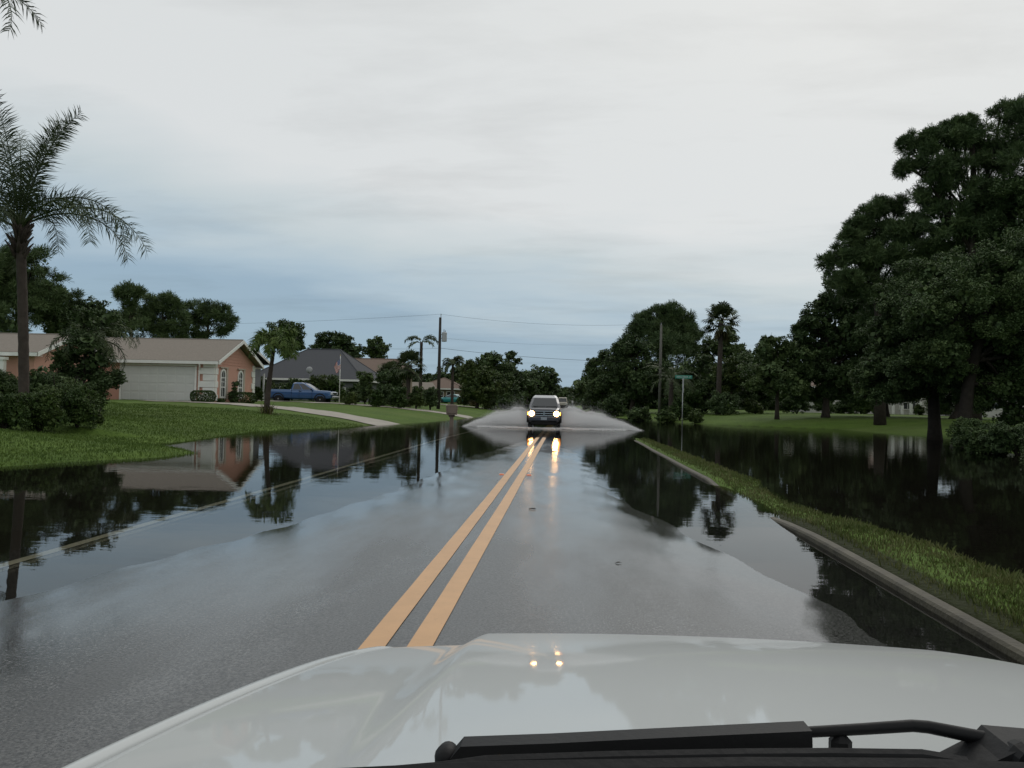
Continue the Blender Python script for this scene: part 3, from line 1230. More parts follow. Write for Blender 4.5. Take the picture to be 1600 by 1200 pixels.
# its gabled side wing with white rake boards
xg, yg = P(402, 560, 74).x, 74
ge = MB()
zt_, ze_ = P(392, 545, 77).z, P(410, 567, 74).z
gable_wing(dh, P(399, 560, 76).x, P(399, 560, 76).x - 9, 69.5, 77.5, .95, P(410, 568, 77).z, P(392, 543, 74).z, oh=.7, wallm='grey_stucco', roofm='grey_shingle')
pst = P(409.5, 585, 77.5)
MB().box((pst.x, 78.0, 2.1), (.14, .14, 2.9)).build('porch_post', 'white_trim', dh)
rebase(dh)
sd = empty('satellite_dish', P(483, 578, 82.5), 0, 'round pale satellite dish at the eave of the dark grey roof', 'satellite dish')
prof = [(.02, .0), (.15, .02), (.27, .06), (.33, .1), (.34, .09), (.27, .04), (.12, .0)]
MB().lathe(prof, axis='y', n=18).build('reflector', mat('dish_grey', (.32, .33, .33), .5), sd, smooth=True)
MB().tube([(0, .0, -.3), (0, -.35, -.1), (0, -.45, .02)], .02, 6).build('feed_arm', 'grey_metal', sd)
MB().tube([(0, .02, 0), (0, .15, -.3), (0, .2, -.75)], .035, 6).build('mount', 'grey_metal', sd)

xa, xb = P(528, 600, 97).x, P(622, 600, 97).x
bh = hip_house('house', 'house with a brown shingle roof behind the flagpole', xa, xb, 97, 106, .98, P(560, 581, 96.5).z, P(560, 560, 101).z, 'brown_shingle', 'tan_stucco', 1.2)
for k in range(3):
    MB().box((xa + .8 + k * 1.7, 96.5, 2.2), (.25, .25, 2.6), bev=.03).build('porch_column', 'white_trim', bh)
wall_window(bh, xa + 4.8, 97, 2.2, 1.4, 1.2)
wall_window(bh, xa + 2.2, 97, 2.2, 1.0, 1.8)
rebase(bh)
xa, xb = P(652, 600, 122).x, P(722, 600, 122).x
fh = hip_house('house', 'far dark house with a low dull roof behind the teal sedan', xa, xb, 122, 131, .98, P(690, 607, 122).z, P(690, 590, 126).z, 'brown_shingle', 'tan_stucco', 4)
for fx in (.2, .5, .75):
    wall_window(fh, xa + (xb - xa) * fx, 122, 2.0, 1.2, 1.1)
en = MB()
ex = P(659, 604, 119.5)
en.slab([(ex.x - 2, 119, ex.z - .5), (ex.x + 2.4, 119, ex.z - .5), (ex.x + 1.2, 122, ex.z + .6), (ex.x - 2, 122, ex.z + .6)], .1)
en.build('porch_roof', 'pink_shingle', fh)
rebase(fh)
# pale house on the right behind the oaks
xa, xb = P(1272, 630, 96).x, P(1450, 630, 96).x
zr_ = g1(xa, 96)
wh = hip_house('house', 'pale house half hidden behind the dark oaks across the lawn', xa, xb, 96, 106, zr_ - .2, P(1350, 606, 96).z, P(1350, 585, 101).z, 'brown_shingle', 'pale_wall', 4)
for k in range(4):
    MB().box((P(1396 + k * 14, 630, 94.5).x, 94.6, (zr_ + P(1400, 608, 95).z) / 2), (.3, .3, P(1400, 608, 95).z - zr_), bev=.03).build('porch_column', 'white_trim', wh)
wall_window(wh, P(1345, 630, 96).x, 96, zr_ + 1.4, 1.7, 1.3)
wall_window(wh, P(1418, 630, 96).x, 96, zr_ + 1.4, 1.8, 1.6)
MB().box((P(1375, 630, 96).x, 95.97, zr_ + 1.05), (1.0, .05, 2.1)).build('door', 'dark_glass', wh)
rebase(wh)
xa, xb = P(1520, 630, 82).x, P(1640, 630, 82).x
zr_ = g1(xa, 82)
wh2 = hip_house('house', 'pale pinkish house glimpsed through the trees at the right edge', xa, xb, 82, 92, zr_ - .2, P(1550, 608, 82).z, P(1550, 585, 87).z, 'brown_shingle', 'pale_wall', 4)
wall_window(wh2, P(1560, 630, 82).x, 82, zr_ + 1.4, 1.3, 1.1)
rebase(wh2)

# ------------------------------------------------------------------ vehicles
mat('tail_red', (.35, .02, .015), .3)
mat('lamp_glass', (.55, .57, .58), .12, .6)
mat('amber_lens', (.7, .25, .03), .25, emit=(1, .32, .04), es=8)
mat('headlamp', (.9, .8, .6), .2, emit=(1.0, .52, .18), es=40)


def body_ring(y, w, zb, zt):
    h = zt - zb
    half = [(w * .78, zb), (w * .95, zb + .12 * h), (w, zb + .42 * h), (w * .985, zb + .72 * h), (w * .93, zt - .05 * h), (w * .80, zt), (w * .4, zt + .015)]
    r = [(x, y, z) for x, z in half]
    l = [(-x, y, z) for x, z in half[::-1]]
    return r + l


def cab_ring(z, yf, yb, w, c=.12):
    return [(w, yf + c, z), (w, yb - c, z), (w - c, yb, z), (-w + c, yb, z), (-w, yb - c, z), (-w, yf + c, z), (-w + c, yf, z), (w - c, yf, z)]


def vehicle(name, label, loc, rz, paint, stations, cab, wheels, wr, wx, cat, glassm='car_glass', trim=None, headm='lamp_glass', fl=None, tint=None, wells=True):
    """forward is local -Y. stations: body loft; cab: list of (z, yfront, yback, halfwidth)"""
    root = empty(name, loc, rz, label, cat)
    MB().loft([body_ring(*s) for s in stations]).build('body', paint, root, smooth=False)
    MB().loft([cab_ring(*c) for c in cab]).build('cab', paint, root)
    c0, c1 = cab[0], cab[-2]

    def lerp(t):
        return [c0[i] + (c1[i] - c0[i]) * t for i in range(4)]
    a, b = lerp(.12), lerp(.93)
    e = .018
    g = MB()
    g.add([(-a[3] + .14, a[1] - e, a[0]), (a[3] - .14, a[1] - e, a[0]), (b[3] - .15, b[1] - e, b[0]), (-b[3] + .15, b[1] - e, b[0])], [(0, 1, 2, 3)])
    g.build('windshield', glassm, root)
    g = MB()
    g.add([(-a[3] + .14, a[2] + e, a[0]), (a[3] - .14, a[2] + e, a[0]), (b[3] - .15, b[2] + e, b[0]), (-b[3] + .15, b[2] + e, b[0])], [(0, 3, 2, 1)])
    g.build('rear_window', glassm, root)
    nw = 2 if (cab[0][2] - cab[0][1]) < 3.2 else 3
    for sx in (-1, 1):
        for k in range(nw):
            t0, t1 = k / nw + .03, (k + 1) / nw - .03
            q = []
            for lv, t in ((a, t0), (a, t1), (b, t1), (b, t0)):
                yy0, yy1 = lv[1] + .16, lv[2] - .16
                q.append((sx * (lv[3] + e), yy0 + (yy1 - yy0) * t, lv[0]))
            MB().add(q, [(0, 1, 2, 3) if sx > 0 else (3, 2, 1, 0)]).build('side_window', glassm, root)
        mm = MB()
        mm.box((sx * (stations[2][1] + .13), cab[0][1] + .35, cab[0][0] + .1), (.2, .1, .16), bev=.03)
        mm.tube([(sx * (stations[2][1] - .06), cab[0][1] + .35, cab[0][0] + .04), (sx * (stations[2][1] + .1), cab[0][1] + .35, cab[0][0] + .06)], .025, 6)
        mm.build('wing_mirror', 'black_plastic', root)
    for y in wheels:
        for sx in (-1, 1):
            wl = MB().lathe([(wr * .62, -.11), (wr * .9, -.12), (wr, -.07), (wr, .07), (wr * .9, .12), (wr * .62, .11)], c=(0, 0, 0), axis='x', n=22)
            w_ = wl.build('wheel', 'rubber', root, smooth=True)
            w_.location = (sx * wx, y, wr)
            rm = MB()
            rm.lathe([(wr * .6, -.02), (wr * .6, .085), (wr * .5, .1), (wr * .2, .09), (wr * .16, .12)], axis='x', n=18)
            r_ = rm.build('rim', 'grey_metal', w_)
            if sx < 0:
                r_.rotation_euler = (0, 0, PI)
            if wells:
                ar = MB()
                n = 14
                pts = [(sx * (wx + .135), y + (wr + .1) * math.cos(PI * i / n), wr + (wr + .1) * math.sin(PI * i / n)) for i in range(n + 1)]
                ar.tube(pts, .05, 6)
                ar.build('wheel_arch', 'rubber', root)
                wd = MB()
                wd.lathe([(wr + .09, -.1), (wr + .09, .0)], axis='x', n=20)
                q = wd.build('wheel_well', 'rubber', root)
                q.location = (sx * (wx + .03), y, wr + .02)
                if sx < 0:
                    q.rotation_euler = (0, 0, PI)
    return root


mat('car_glass', (.018, .022, .024), .05, .8)
mat('navy_paint', (.018, .021, .032), .28, .5, .3, coat=1)
mat('blue_paint', (.010, .075, .21), .3, .5, .2, coat=1)
mat('teal_paint', (.02, .26, .27), .3, .5, .2, coat=1)
mat('silver_paint', (.35, .36, .37), .3, .5, .5, coat=1)
mat('tan_paint', (.45, .42, .34), .4, .5)

# oncoming dark vehicle
TY = 44.0
tcx = (P(824, 650, TY).x + P(876, 650, TY).x) / 2
tz = float(zroad(tcx, TY + 1.5)) + .02
sta = [(-2.36, .66, .50, .98), (-2.30, .80, .42, 1.08), (-2.12, .87, .36, 1.15), (-1.2, .89, .34, 1.2), (-.9, .89, .33, 1.2), (2.25, .89, .36, 1.2), (2.36, .84, .42, 1.12)]
cabr = [(1.15, -1.32, 2.32, .87), (1.42, -.95, 2.28, .81), (1.70, -.55, 2.2, .72), (1.84, -.15, 2.0, .58)]
tk = vehicle('oncoming_car', 'dark sport utility wagon with lit headlights ploughing through the flooded road', (tcx, TY + 2.36, tz), 0, 'navy_paint', sta, cabr, (-1.5, 1.45), .37, .76, 'car')
rf = MB().loft([cab_ring(1.715, -.53, 2.16, .712), cab_ring(1.86, -.13, 1.98, .59)])
rf.build('roof', 'silver_paint', tk)
for sx in (-1, 1):
    h = MB().lathe([(.03, -.06), (.1, -.045), (.145, 0), (.145, .05)], c=(sx * .665, -2.37, .86), axis='y', n=16)
    h.build('headlight', 'headlamp', tk)
    MB().box((sx * .665, -2.345, .86), (.32, .06, .25), bev=.03).build('lamp_housing', 'lamp_glass', tk)
    h = MB().box((sx * .845, -2.27, .86), (.09, .12, .17), bev=.02)
    h.build('turn_lamp', 'amber_lens', tk)
gr = MB()
gr.box((0, -2.375, .87), (.98, .05, .26), bev=.02)
gro = gr.build('grille', 'black_plastic', tk)
gb = MB()
for z in (.99, .87, .76):
    gb.box((0, -2.41, z), (1.0, .03, .028))
gb.box((0, -2.41, .87), (.04, .03, .24))
gb.build('grille_bar', 'chrome', gro)
bm_ = MB()
bm_.box((0, -2.42, .58), (1.66, .16, .24), bev=.05)
bm_.build('bumper', 'navy_paint', tk)
MB().box((0, -2.51, .60), (.32, .02, .15)).build('license_plate', mat('plate', (.3, .34, .38), .5), tk)
MB().box((0, -2.4, .36), (1.4, .1, .2), bev=.03).build('air_dam', 'black_plastic', tk)
wp = MB()
wp.tube([(-.6, -1.29, 1.235), (.02, -1.29, 1.25)], .014, 5)
wp.tube([(.05, -1.29, 1.235), (.68, -1.29, 1.25)], .014, 5)
wp.build('wiper', 'rubber', tk)

# blue pickup on the neighbour's drive, facing the road
BY = 72.5
xl, xr_ = P(421, 615, BY).x, P(523, 615, BY).x
ln = xr_ - xl
bc = (xl + xr_) / 2
bz_ = g1(bc, BY) - .14
k_ = ln / 5.7
sta = [(y * k_, w, a, b) for y, w, a, b in [(-2.85, .72, .55, .95), (-2.78, .9, .48, 1.1), (-2.5, .96, .42, 1.16), (-1.35, .97, .40, 1.22), (.6, .97, .40, 1.2), (.65, .97, .40, 1.24), (2.78, .97, .45, 1.24), (2.85, .93, .5, 1.18)]]
cabr = [(1.17, -1.45 * k_, .72 * k_, .93), (1.45, -1.0 * k_, .68 * k_, .87), (1.78, -.48 * k_, .6 * k_, .76), (1.88, -.2 * k_, .42 * k_, .6)]
bt = vehicle('pickup_truck', 'blue pickup truck parked behind the grassy rise near the flagpole', (bc, BY, bz_), R(90), 'blue_paint', sta, cabr, (-1.85 * k_, 1.75 * k_), .39, .84, 'pickup truck')
for sx in (-1, 1):
    MB().box((sx * .74, -2.8 * k_, .93), (.34, .16, .24), bev=.03).build('headlight', 'lamp_glass', bt)
    MB().box((sx * .9, 2.82 * k_, 1.0), (.14, .1, .34), bev=.02).build('tail_light', 'tail_red', bt)
MB().box((0, -2.86 * k_, .92), (1.1, .06, .26), bev=.02).build('grille', 'chrome', bt)
MB().box((0, -2.92 * k_, .6), (1.8, .16, .22), bev=.04).build('bumper', 'grey_metal', bt)
MB().box((0, 1.75 * k_, 1.25), (1.6, 1.95 * k_, .03)).build('truck_bed', 'black_plastic', bt)
for sx in (-1, 1):
    for yy in (-1.15 * k_, -.05 * k_, .62 * k_):
        MB().box((sx * .968, yy, .85), (.02, .018, .7)).build('door_seam', 'black_plastic', bt)
    MB().box((sx * .975, -.15 * k_, 1.08), (.03, .16, .04)).build('door_handle', 'black_plastic', bt)

# teal sedan, nose to the left
SY = 116
sx_ = P(707, 620, SY)
scz = g1(sx_.x, SY)
sta = [(-2.35, .6, .42, .62), (-2.25, .8, .3, .74), (-1.9, .86, .24, .84), (-1.0, .87, .22, .93), (1.2, .87, .22, .96), (1.9, .86, .26, .96), (2.3, .8, .34, .88), (2.38, .66, .42, .7)]
cabr = [(.92, -1.15, 1.75, .82), (1.1, -.65, 1.35, .74), (1.32, -.15, .8, .64), (1.38, .05, .6, .52)]
sn = vehicle('sedan', 'teal sedan parked nose left on the raised lawn beyond the utility pole', (sx_.x, SY, scz - .05), R(-108), 'teal_paint', sta, cabr, (-1.45, 1.4), .31, .76, 'car')
for sx in (-1, 1):
    MB().box((sx * .62, -2.3, .64), (.34, .12, .12), bev=.03).build('headlight', 'lamp_glass', sn)
    MB().box((sx * .62, 2.33, .74), (.34, .08, .14), bev=.03).build('tail_light', 'tail_red', sn)
MB().box((0, -2.36, .45), (1.4, .1, .16), bev=.04).build('bumper', 'teal_paint', sn)

# far pale vehicle following down the road
FY = 150
fx_ = P(879, 628, FY).x
sta = [(-2.3, .8, .45, 1.0), (-2.2, .92, .4, 1.1), (-1.3, .93, .38, 1.15), (2.3, .93, .4, 1.2), (2.4, .9, .5, 1.1)]
cabr = [(1.12, -1.3, 2.3, .9), (1.5, -1.0, 2.25, .86), (1.95, -.7, 2.2, .78), (2.05, -.4, 2.0, .66)]
fv = vehicle('van', 'small pale van far down the road beyond the oncoming car', (fx_, FY, float(zroad(fx_, FY))), 0, 'tan_paint', sta, cabr, (-1.5, 1.5), .35, .8, 'van')
for sx in (-1, 1):
    MB().box((sx * .68, -2.3, .85), (.26, .1, .2), bev=.03).build('headlight', 'lamp_glass', fv)
MB().box((0, -2.33, .55), (1.6, .12, .2), bev=.04).build('bumper', 'black_plastic', fv)

# ------------------------------------------------------------------ our own white vehicle: hood, fenders, cowl, wiper
m = mat('white_paint_clearcoat', (.535, .553, .545), .45, .12, coat=.55)
ME = empty('white_vehicle', (.32, 1.2, 0), 0, 'white hood and black wiper of the vehicle the photo is taken from', 'car')
VX = .33


def left_edge(y):
    return np.interp(y, [.3, .78, 1.1, 1.45, 1.6, 1.72, 1.82, 1.92, 2.0], [-.425, -.419, -.410, -.400, -.391, -.374, -.345, -.28, -.17])


def hood_z(x, y):
    a = np.abs(x - VX) / .8
    d = .318 + .150 * (y - .78) + .050 * (y - .78) ** 2 + .030 * a ** 2.0
    d = d + np.where(y > 1.74, 1.6 * (y - 1.74) ** 2, 0)
    d = d + .006 * sm(.95, 1.0, a) ** 2 + .006 * a ** 4
    # raised centre
    b = sm(-.215, -.15, x) * (1 - sm(.76, .875, x))
    fade = .008 + .016 * sm(.75, 1.5, y)
    return CAMZ - d + b * fade


nyh, nxh = 90, 150
yv = np.concatenate([np.linspace(.55, 1.7, 60, endpoint=False), np.linspace(1.7, 2.02, nyh - 60)])
V = np.zeros((nyh, nxh, 3))
for i, y in enumerate(yv):
    xl_ = float(left_edge(y))
    xr2 = 2 * VX - xl_
    xs_ = np.linspace(xl_, xr2, nxh)
    V[i, :, 0] = xs_
    V[i, :, 1] = y
    V[i, :, 2] = hood_z(xs_, np.full(nxh, y))
ii = np.arange(nyh * nxh).reshape(nyh, nxh)
Qh = np.stack([ii[:-1, :-1], ii[:-1, 1:], ii[1:, 1:], ii[1:, :-1]], -1).reshape(-1, 4)
hood = mesh_np('hood', V.reshape(-1, 3), Qh, m, ME, smooth=True)
md = hood.modifiers.new('thick', 'SOLIDIFY')
md.thickness = .02
md.offset = -1
for side in (-1, 1):
    rings = []
    for y in np.linspace(.3, 2.0, 70):
        xl_ = float(left_edge(y))
        z0 = float(hood_z(np.array(xl_), np.array(y)))
        ox = xl_ - .008
        pr = [(ox + .001, z0 - .05), (ox, z0 - .008), (ox - .006, z0 + .002), (ox - .014, z0 + .002), (ox - .024, z0 - .005), (ox - .038, z0 - .03), (ox - .055, z0 - .10), (ox - .10, z0 - .3), (ox - .11, .5), (ox + .1, .5)]
        if side > 0:
            pr = [(2 * VX - a, b) for a, b in pr][::-1]
        rings.append([(a, y, b) for a, b in pr])
    MB().loft(rings).build('fender', m, ME, smooth=True)
    w_ = MB().lathe([(.24, -.12), (.35, -.13), (.38, -.08), (.38, .08), (.35, .13), (.24, .12)], axis='x', n=28).build('wheel', 'rubber', ME, smooth=True)
    w_.location = (VX + side * .74, 1.35, .40)
    MB().lathe([(.23, -.05), (.23, .05), (.1, .07)], axis='x', n=24).build('rim', 'grey_metal', w_)
fb = MB()
fb.box((VX, 1.99, .66), (1.42, .1, .46), bev=.04)
fb.build('grille', 'black_plastic', ME)
MB().box((VX, 2.05, .42), (1.75, .2, .2), bev=.05).build('bumper', 'chrome', ME)

# cowl panel
rings = []
for x in np.linspace(-.62, 1.28, 30):
    zc = float(hood_z(np.array(min(max(x, -.4), 1.05)), np.array(.72)))
    rings.append([(x, .30, zc - .10), (x, .50, zc - .028), (x, .655, zc - .012), (x, .69, zc - .004), (x, .70, zc - .05), (x, .3, zc - .16)])
MB().loft(rings).build('cowl', 'black_plastic', ME, smooth=False)


def wp_(px, py, Y):
    return P(px, py, Y)


# wiper: rubber blade holder, thin arm, pivot housing
bl = MB()
prof_pts = [(706, 1190, .66), (722, 1173, .665), (860, 1168, .67), (1000, 1161, .675), (1130, 1153, .68), (1262, 1145, .685)]
rr_ = [.007, .0082, .0082, .0082, .0072, .0062]
rings = []
for (a, b, c), h in zip(prof_pts, rr_):
    q = wp_(a, b, c)
    rings.append([(q.x, q.y - .012, q.z + h), (q.x, q.y + .012, q.z + h * .8), (q.x, q.y + .014, q.z - h), (q.x, q.y - .014, q.z - h)])
bl.loft(rings)
bo = bl.build('wiper_blade', 'black_plastic', ME)
MB().lathe([(.004, -.014), (.008, -.011), (.010, 0), (.008, .011), (.004, .014)], c=wp_(698, 1182, .665), axis='y', n=16).build('blade_tip', 'black_plastic', ME, smooth=True)
ar = MB()
ap = [(1225, 1147, .684), (1262, 1144, .688), (1350, 1139, .69), (1425, 1134, .69), (1450, 1136, .69), (1530, 1152, .685), (1600, 1163, .68), (1700, 1185, .67)]
ar.tube([wp_(*q) for q in ap], [.0044, .0044, .0046, .0048, .005, .0055, .007, .009], 10)
ar.build('wiper_arm', 'black_plastic', ME, smooth=True)
pv = MB()
q = wp_(1580, 1178, .668)
pv.loft([[(q.x - .05, q.y - .02, q.z - .012), (q.x - .05, q.y + .02, q.z - .012), (q.x - .02, q.y + .022, q.z + .004), (q.x - .02, q.y - .022, q.z + .004)],
         [(q.x - .02, q.y - .026, q.z - .03), (q.x - .02, q.y + .026, q.z - .03), (q.x - .01, q.y + .026, q.z + .012), (q.x - .01, q.y - .026, q.z + .012)],
         [(q.x + .09, q.y - .03, q.z - .03), (q.x + .09, q.y + .03, q.z - .03), (q.x + .09, q.y + .026, q.z + .008), (q.x + .09, q.y - .026, q.z + .008)]])
pv.lathe([(.012, -.012), (.014, .0), (.011, .012)], c=(q.x + .0, q.y - .02, q.z + .004), axis='y', n=14)
pv.build('wiper_pivot', 'black_plastic', ME)
# lower linkage bar behind the blade
lk = MB()
lp = [(440, 1226, .58), (560, 1215, .59), (690, 1204, .60), (760, 1194, .61), (960, 1187, .62), (1165, 1183, .63), (1300, 1182, .64), (1440, 1184, .64), (1510, 1196, .635)]
lk.tube([wp_(*q) for q in lp], .0065, 8)
lk.build('wiper_linkage', 'black_plastic', ME)
MB().tube([wp_(*q) for q in [(500, 1226, .585), (760, 1213, .60), (1165, 1206, .62), (1440, 1208, .63), (1640, 1216, .63)]], .011, 8).build('cowl_edge', 'black_plastic', ME)
nz = MB()
q = wp_(1313, 1160, .69)
nz.box((q.x, q.y, q.z - .004), (.017, .016, .022), bev=.005)
nz.build('washer_nozzle', 'black_plastic', ME)
rebase(ME)

# ------------------------------------------------------------------ spray thrown up by the oncoming car
m = bpy.data.materials.new('white_spray')
m.use_nodes = True
nt = m.node_tree
b = nt.nodes['Principled BSDF']
b.inputs['Base Color'].default_value = (.97, .97, .97, 1)
b.inputs['Roughness'].default_value = .5
b.inputs['Subsurface Weight'].default_value = 0
tl = nt.nodes.new('ShaderNodeBsdfTranslucent')
tl.inputs['Color'].default_value = (.97, .97, .97, 1)
mx = nt.nodes.new('ShaderNodeMixShader')
mx.inputs[0].default_value = .45
nt.links.new(b.outputs[0], mx.inputs[1])
nt.links.new(tl.outputs[0], mx.inputs[2])
nt.links.new(mx.outputs[0], nt.nodes['Material Output'].inputs['Surface'])
MATS['white_spray'] = m


m = bpy.data.materials.new('spray_mist')
m.use_nodes = True
nt = m.node_tree
nt.nodes.clear()
out_ = nt.nodes.new('ShaderNodeOutputMaterial')
pv_ = nt.nodes.new('ShaderNodeVolumePrincipled')
pv_.inputs['Color'].default_value = (.995, .995, .995, 1)
pv_.inputs['Density'].default_value = 8
pv_.inputs['Anisotropy'].default_value = .2
nt.links.new(pv_.outputs[0], out_.inputs['Volume'])
MATS['spray_mist'] = m


def splash(name, label, sx, x_in, reach, height, n, seed):
    """a fan of droplets: thrown outwards from the front wheel, rising then falling back to the water"""
    rng = np.random.default_rng(seed)
    u = rng.uniform(0, 1, n) ** 1.15              # 0 at the wheel, 1 at the tip
    env = height * np.clip(1 - u ** 2.0, 0, 1) * (1 - .22 * np.exp(-u * 14))
    jag = 1 + .07 * np.sin(u * 19 + seed) + .03 * np.sin(u * 47)
    v = rng.uniform(0, 1, n) ** 1.35
    z = env * jag * v + .01
    mist = rng.uniform(0, 1, n) < .16
    z = np.where(mist, env * jag * (.9 + rng.exponential(.13, n)), z)
    x = x_in + sx * (u * reach + .12 * rng.normal(size=n) * u)
    y = TY + 1.0 + rng.normal(size=n) * .3 + (v * .7) + u * rng.uniform(-.6, 1.8, n)
    s = np.where(mist, rng.uniform(.003, .006, n), rng.uniform(.003, .010, n))
    C = np.stack([x, y, z], -1)
    tet = np.array([[1, 1, 1], [1, -1, -1], [-1, 1, -1], [-1, -1, 1]], float) * .8
    V = C[:, None, :] + tet[None] * s[:, None, None] * rng.choice([-1, 1], (n, 1, 1)) * rng.uniform(.6, 1.5, (n, 1, 3))
    T = np.array([[0, 1, 2], [0, 3, 1], [0, 2, 3], [1, 3, 2]])
    Ti = (np.arange(n)[:, None, None] * 4 + T[None]).reshape(-1, 3)
    root = empty(name, (x_in, TY + 1.0, 0), 0, label, 'water splash')
    d = mesh_np('droplets', V.reshape(-1, 3) - np.array([x_in, TY + 1.0, 0]), Ti, 'white_spray', k=3)
    d.parent = root
    # the fine mist between the drops: a thin closed lens of pale air
    nu = 40
    rings = []
    for i in range(nu + 1):
        uu = i / nu
        e_ = height * .86 * max(.02, (1 - uu ** 2.0)) * (1 - .22 * math.exp(-uu * 14)) * (1 + .05 * math.sin(uu * 19 + seed))
        dp = .75 * (1 - uu) ** .7 + .06
        ring = []
        for k in range(14):
            th = 2 * PI * k / 14
            zz = e_ * (.5 + .5 * math.sin(th))
            ring.append((sx * uu * reach * 1.0, .9 * uu + zz * .5 + dp * math.cos(th) * (1 - .55 * zz / max(e_, .01)), zz + .012))
        rings.append(ring if sx > 0 else ring[::-1])
    m_ = MB().loft(rings).build('mist', 'spray_mist', root, smooth=True)
    return root


splash('water_splash', 'white fan of spray left of the oncoming car, beside the mailbox', -1, tcx - .62, 3.7, 1.14, 70000, 3)
splash('water_splash', 'longer white fan of spray right of the oncoming car, towards the verge', 1, tcx + .62, 4.5, 1.16, 80000, 4)
# low bow wave in front of the bumper
rng = np.random.default_rng(5)
n = 4200
xx = rng.uniform(tcx - 3.6, tcx + 4.4, n)
C = np.stack([xx, TY - .1 + (.1 + .25 * np.abs(np.sin(xx * 2.3))) * rng.normal(size=n) + .05 * np.abs(xx - tcx) ** 1.2, np.abs(rng.normal(size=n)) * .035], -1)
octa = np.array([[1, 0, 0], [0, 1, 0], [-1, 0, 0], [0, -1, 0], [0, 0, 1], [0, 0, -1]], float)
V = C[:, None, :] + octa[None] * rng.uniform(.006, .022, (n, 1, 1)) * np.array([2.2, 1.5, .8])
T = np.array([[0, 1, 4], [1, 2, 4], [2, 3, 4], [3, 0, 4], [1, 0, 5], [2, 1, 5], [3, 2, 5], [0, 3, 5]])
o = mesh_np('bow_wave', V.reshape(-1, 3), (np.arange(n)[:, None, None] * 6 + T[None]).reshape(-1, 3), 'white_spray', k=3, smooth=True)
tag(o, 'thin line of foam pushed ahead of the oncoming car', 'bow wave')

# ------------------------------------------------------------------ street furniture
up_ = P(684.5, 645, 75)
pole = empty('utility_pole', (up_.x, 75, g1(up_.x, 75) - .3), 0, 'dark wooden utility pole with a transformer, standing in floodwater on the left', 'utility pole')
pz = pole.location.z
H = P(688, 496, 75).z - pz
MB().tube([(0, 0, 0), (0, 0, H * .5), (0, 0, H)], [.17, .145, .115], 12).build('shaft', 'pole_wood', pole, smooth=True)
MB().tube([(.05, 0, H - .1), (.06, 0, H + .25), (.06, 0, H + .33)], [.03, .035, .05], 8).build('insulator', 'grey_metal', pole)
tf = MB()
zc = P(694, 533, 75).z - pz
tf.lathe([(.05, -.02), (.22, 0), (.24, .03), (.24, .78), (.25, .8), (.2, .86), (.06, .9)], c=(.42, -.05, zc - .05), n=16)
tfo = tf.build('transformer', mat('transformer_grey', (.38, .4, .41), .5), pole, smooth=False)
bq = MB()
bq.tube([(.38, -.05, zc + .83), (.38, -.05, zc + 1.08)], [.035, .025], 8)
bq.tube([(.5, -.05, zc + .83), (.52, -.05, zc + 1.0)], [.03, .02], 8)
bq.build('bushing', 'pole_wood', tfo)
MB().box((.2, 0, zc + .25), (.25, .1, .07)).box((.2, 0, zc + .6), (.25, .1, .07)).build('bracket', 'grey_metal', pole)

rp = P(1031, 600, 83)
rpole = empty('utility_pole', (rp.x, 83, g1(rp.x, 83) - .3), 0, 'weathered grey utility pole in front of the dark trees on the right', 'utility pole')
rH = P(1031, 508, 83).z - rpole.location.z
MB().tube([(0, 0, 0), (.02, 0, rH * .5), (.03, 0, rH)], [.16, .14, .11], 12).build('shaft', mat('grey_wood', (.13, .125, .11), .9, .2, var=.2), rpole, smooth=True)
MB().lathe([(.03, 0), (.06, .06), (.03, .14), (.05, .2), (.02, .24)], c=(.03, 0, rH - .01), n=10).build('insulator', 'grey_metal', rpole)


def wire(a, b, sag, label, r=.013):
    r *= .65
    pts = []
    for i in range(25):
        s = i / 24
        p = Vector(a).lerp(Vector(b), s)
        p.z -= sag * 4 * s * (1 - s)
        pts.append(p)
    return tag(MB().tube(pts, r, 5).build('power_line', 'rubber', smooth=True), label, 'power line', 'overhead lines at the utility poles')


zt = pz + H + .3
wire((up_.x + .06, 75, zt), (rp.x + .03, 83, rpole.location.z + rH + .2), .55, 'topmost thin line from the left pole across the road to the grey pole')
wire((up_.x + .2, 75, P(690, 528, 75).z), (rp.x + .03, 83, P(1031, 535, 83).z), .45, 'faint middle line from the transformer across the road', .009)
wire((up_.x + .1, 75, P(688, 544, 75).z), (rp.x + .03, 83, P(1031, 565, 83).z), .35, 'lowest and thickest line across the road above the oncoming car', .022)
wire((up_.x, 75, zt), P(80, 505, 96), .5, 'top line running left from the dark pole over the house roofs')
wire((up_.x, 75, P(688, 544, 75).z), P(560, 541, 105), .2, 'lower line running left from the dark pole behind the palms', .016)

# mailbox
mbx = P(706, 640, 43)
mbz = -.25
mail = empty('mailbox', (mbx.x, 43, mbz), R(8), 'bulky brown plastic mailbox on a post standing in the floodwater', 'mailbox')
t0, t1 = P(706, 648, 43).z - mbz, P(706, 631.5, 43).z - mbz
mat('brown_plastic', (.20, .155, .125), .6, .3, var=.12, scale=4)
rings = []
for y in (-.3, -.27, .27, .3):
    k = .94 if abs(y) > .28 else 1
    pr = []
    w = .31 * k
    for i in range(9):
        a = PI * i / 8
        pr.append((w * (abs(math.cos(a)) ** .55) * (1 if math.cos(a) >= 0 else -1), t1 - .14 + .14 * k * math.sin(a) ** .8))
    rings.append([(a, y, b) for a, b in [(w * .9, t0 + .0), ] + pr + [(-w * .9, t0 + .0)]])
MB().loft(rings).build('box', 'brown_plastic', mail)
MB().box((0, -.315, (t0 + t1) / 2 - .03), (.44, .03, (t1 - t0) * .62), bev=.012).build('door', 'brown_plastic', mail)
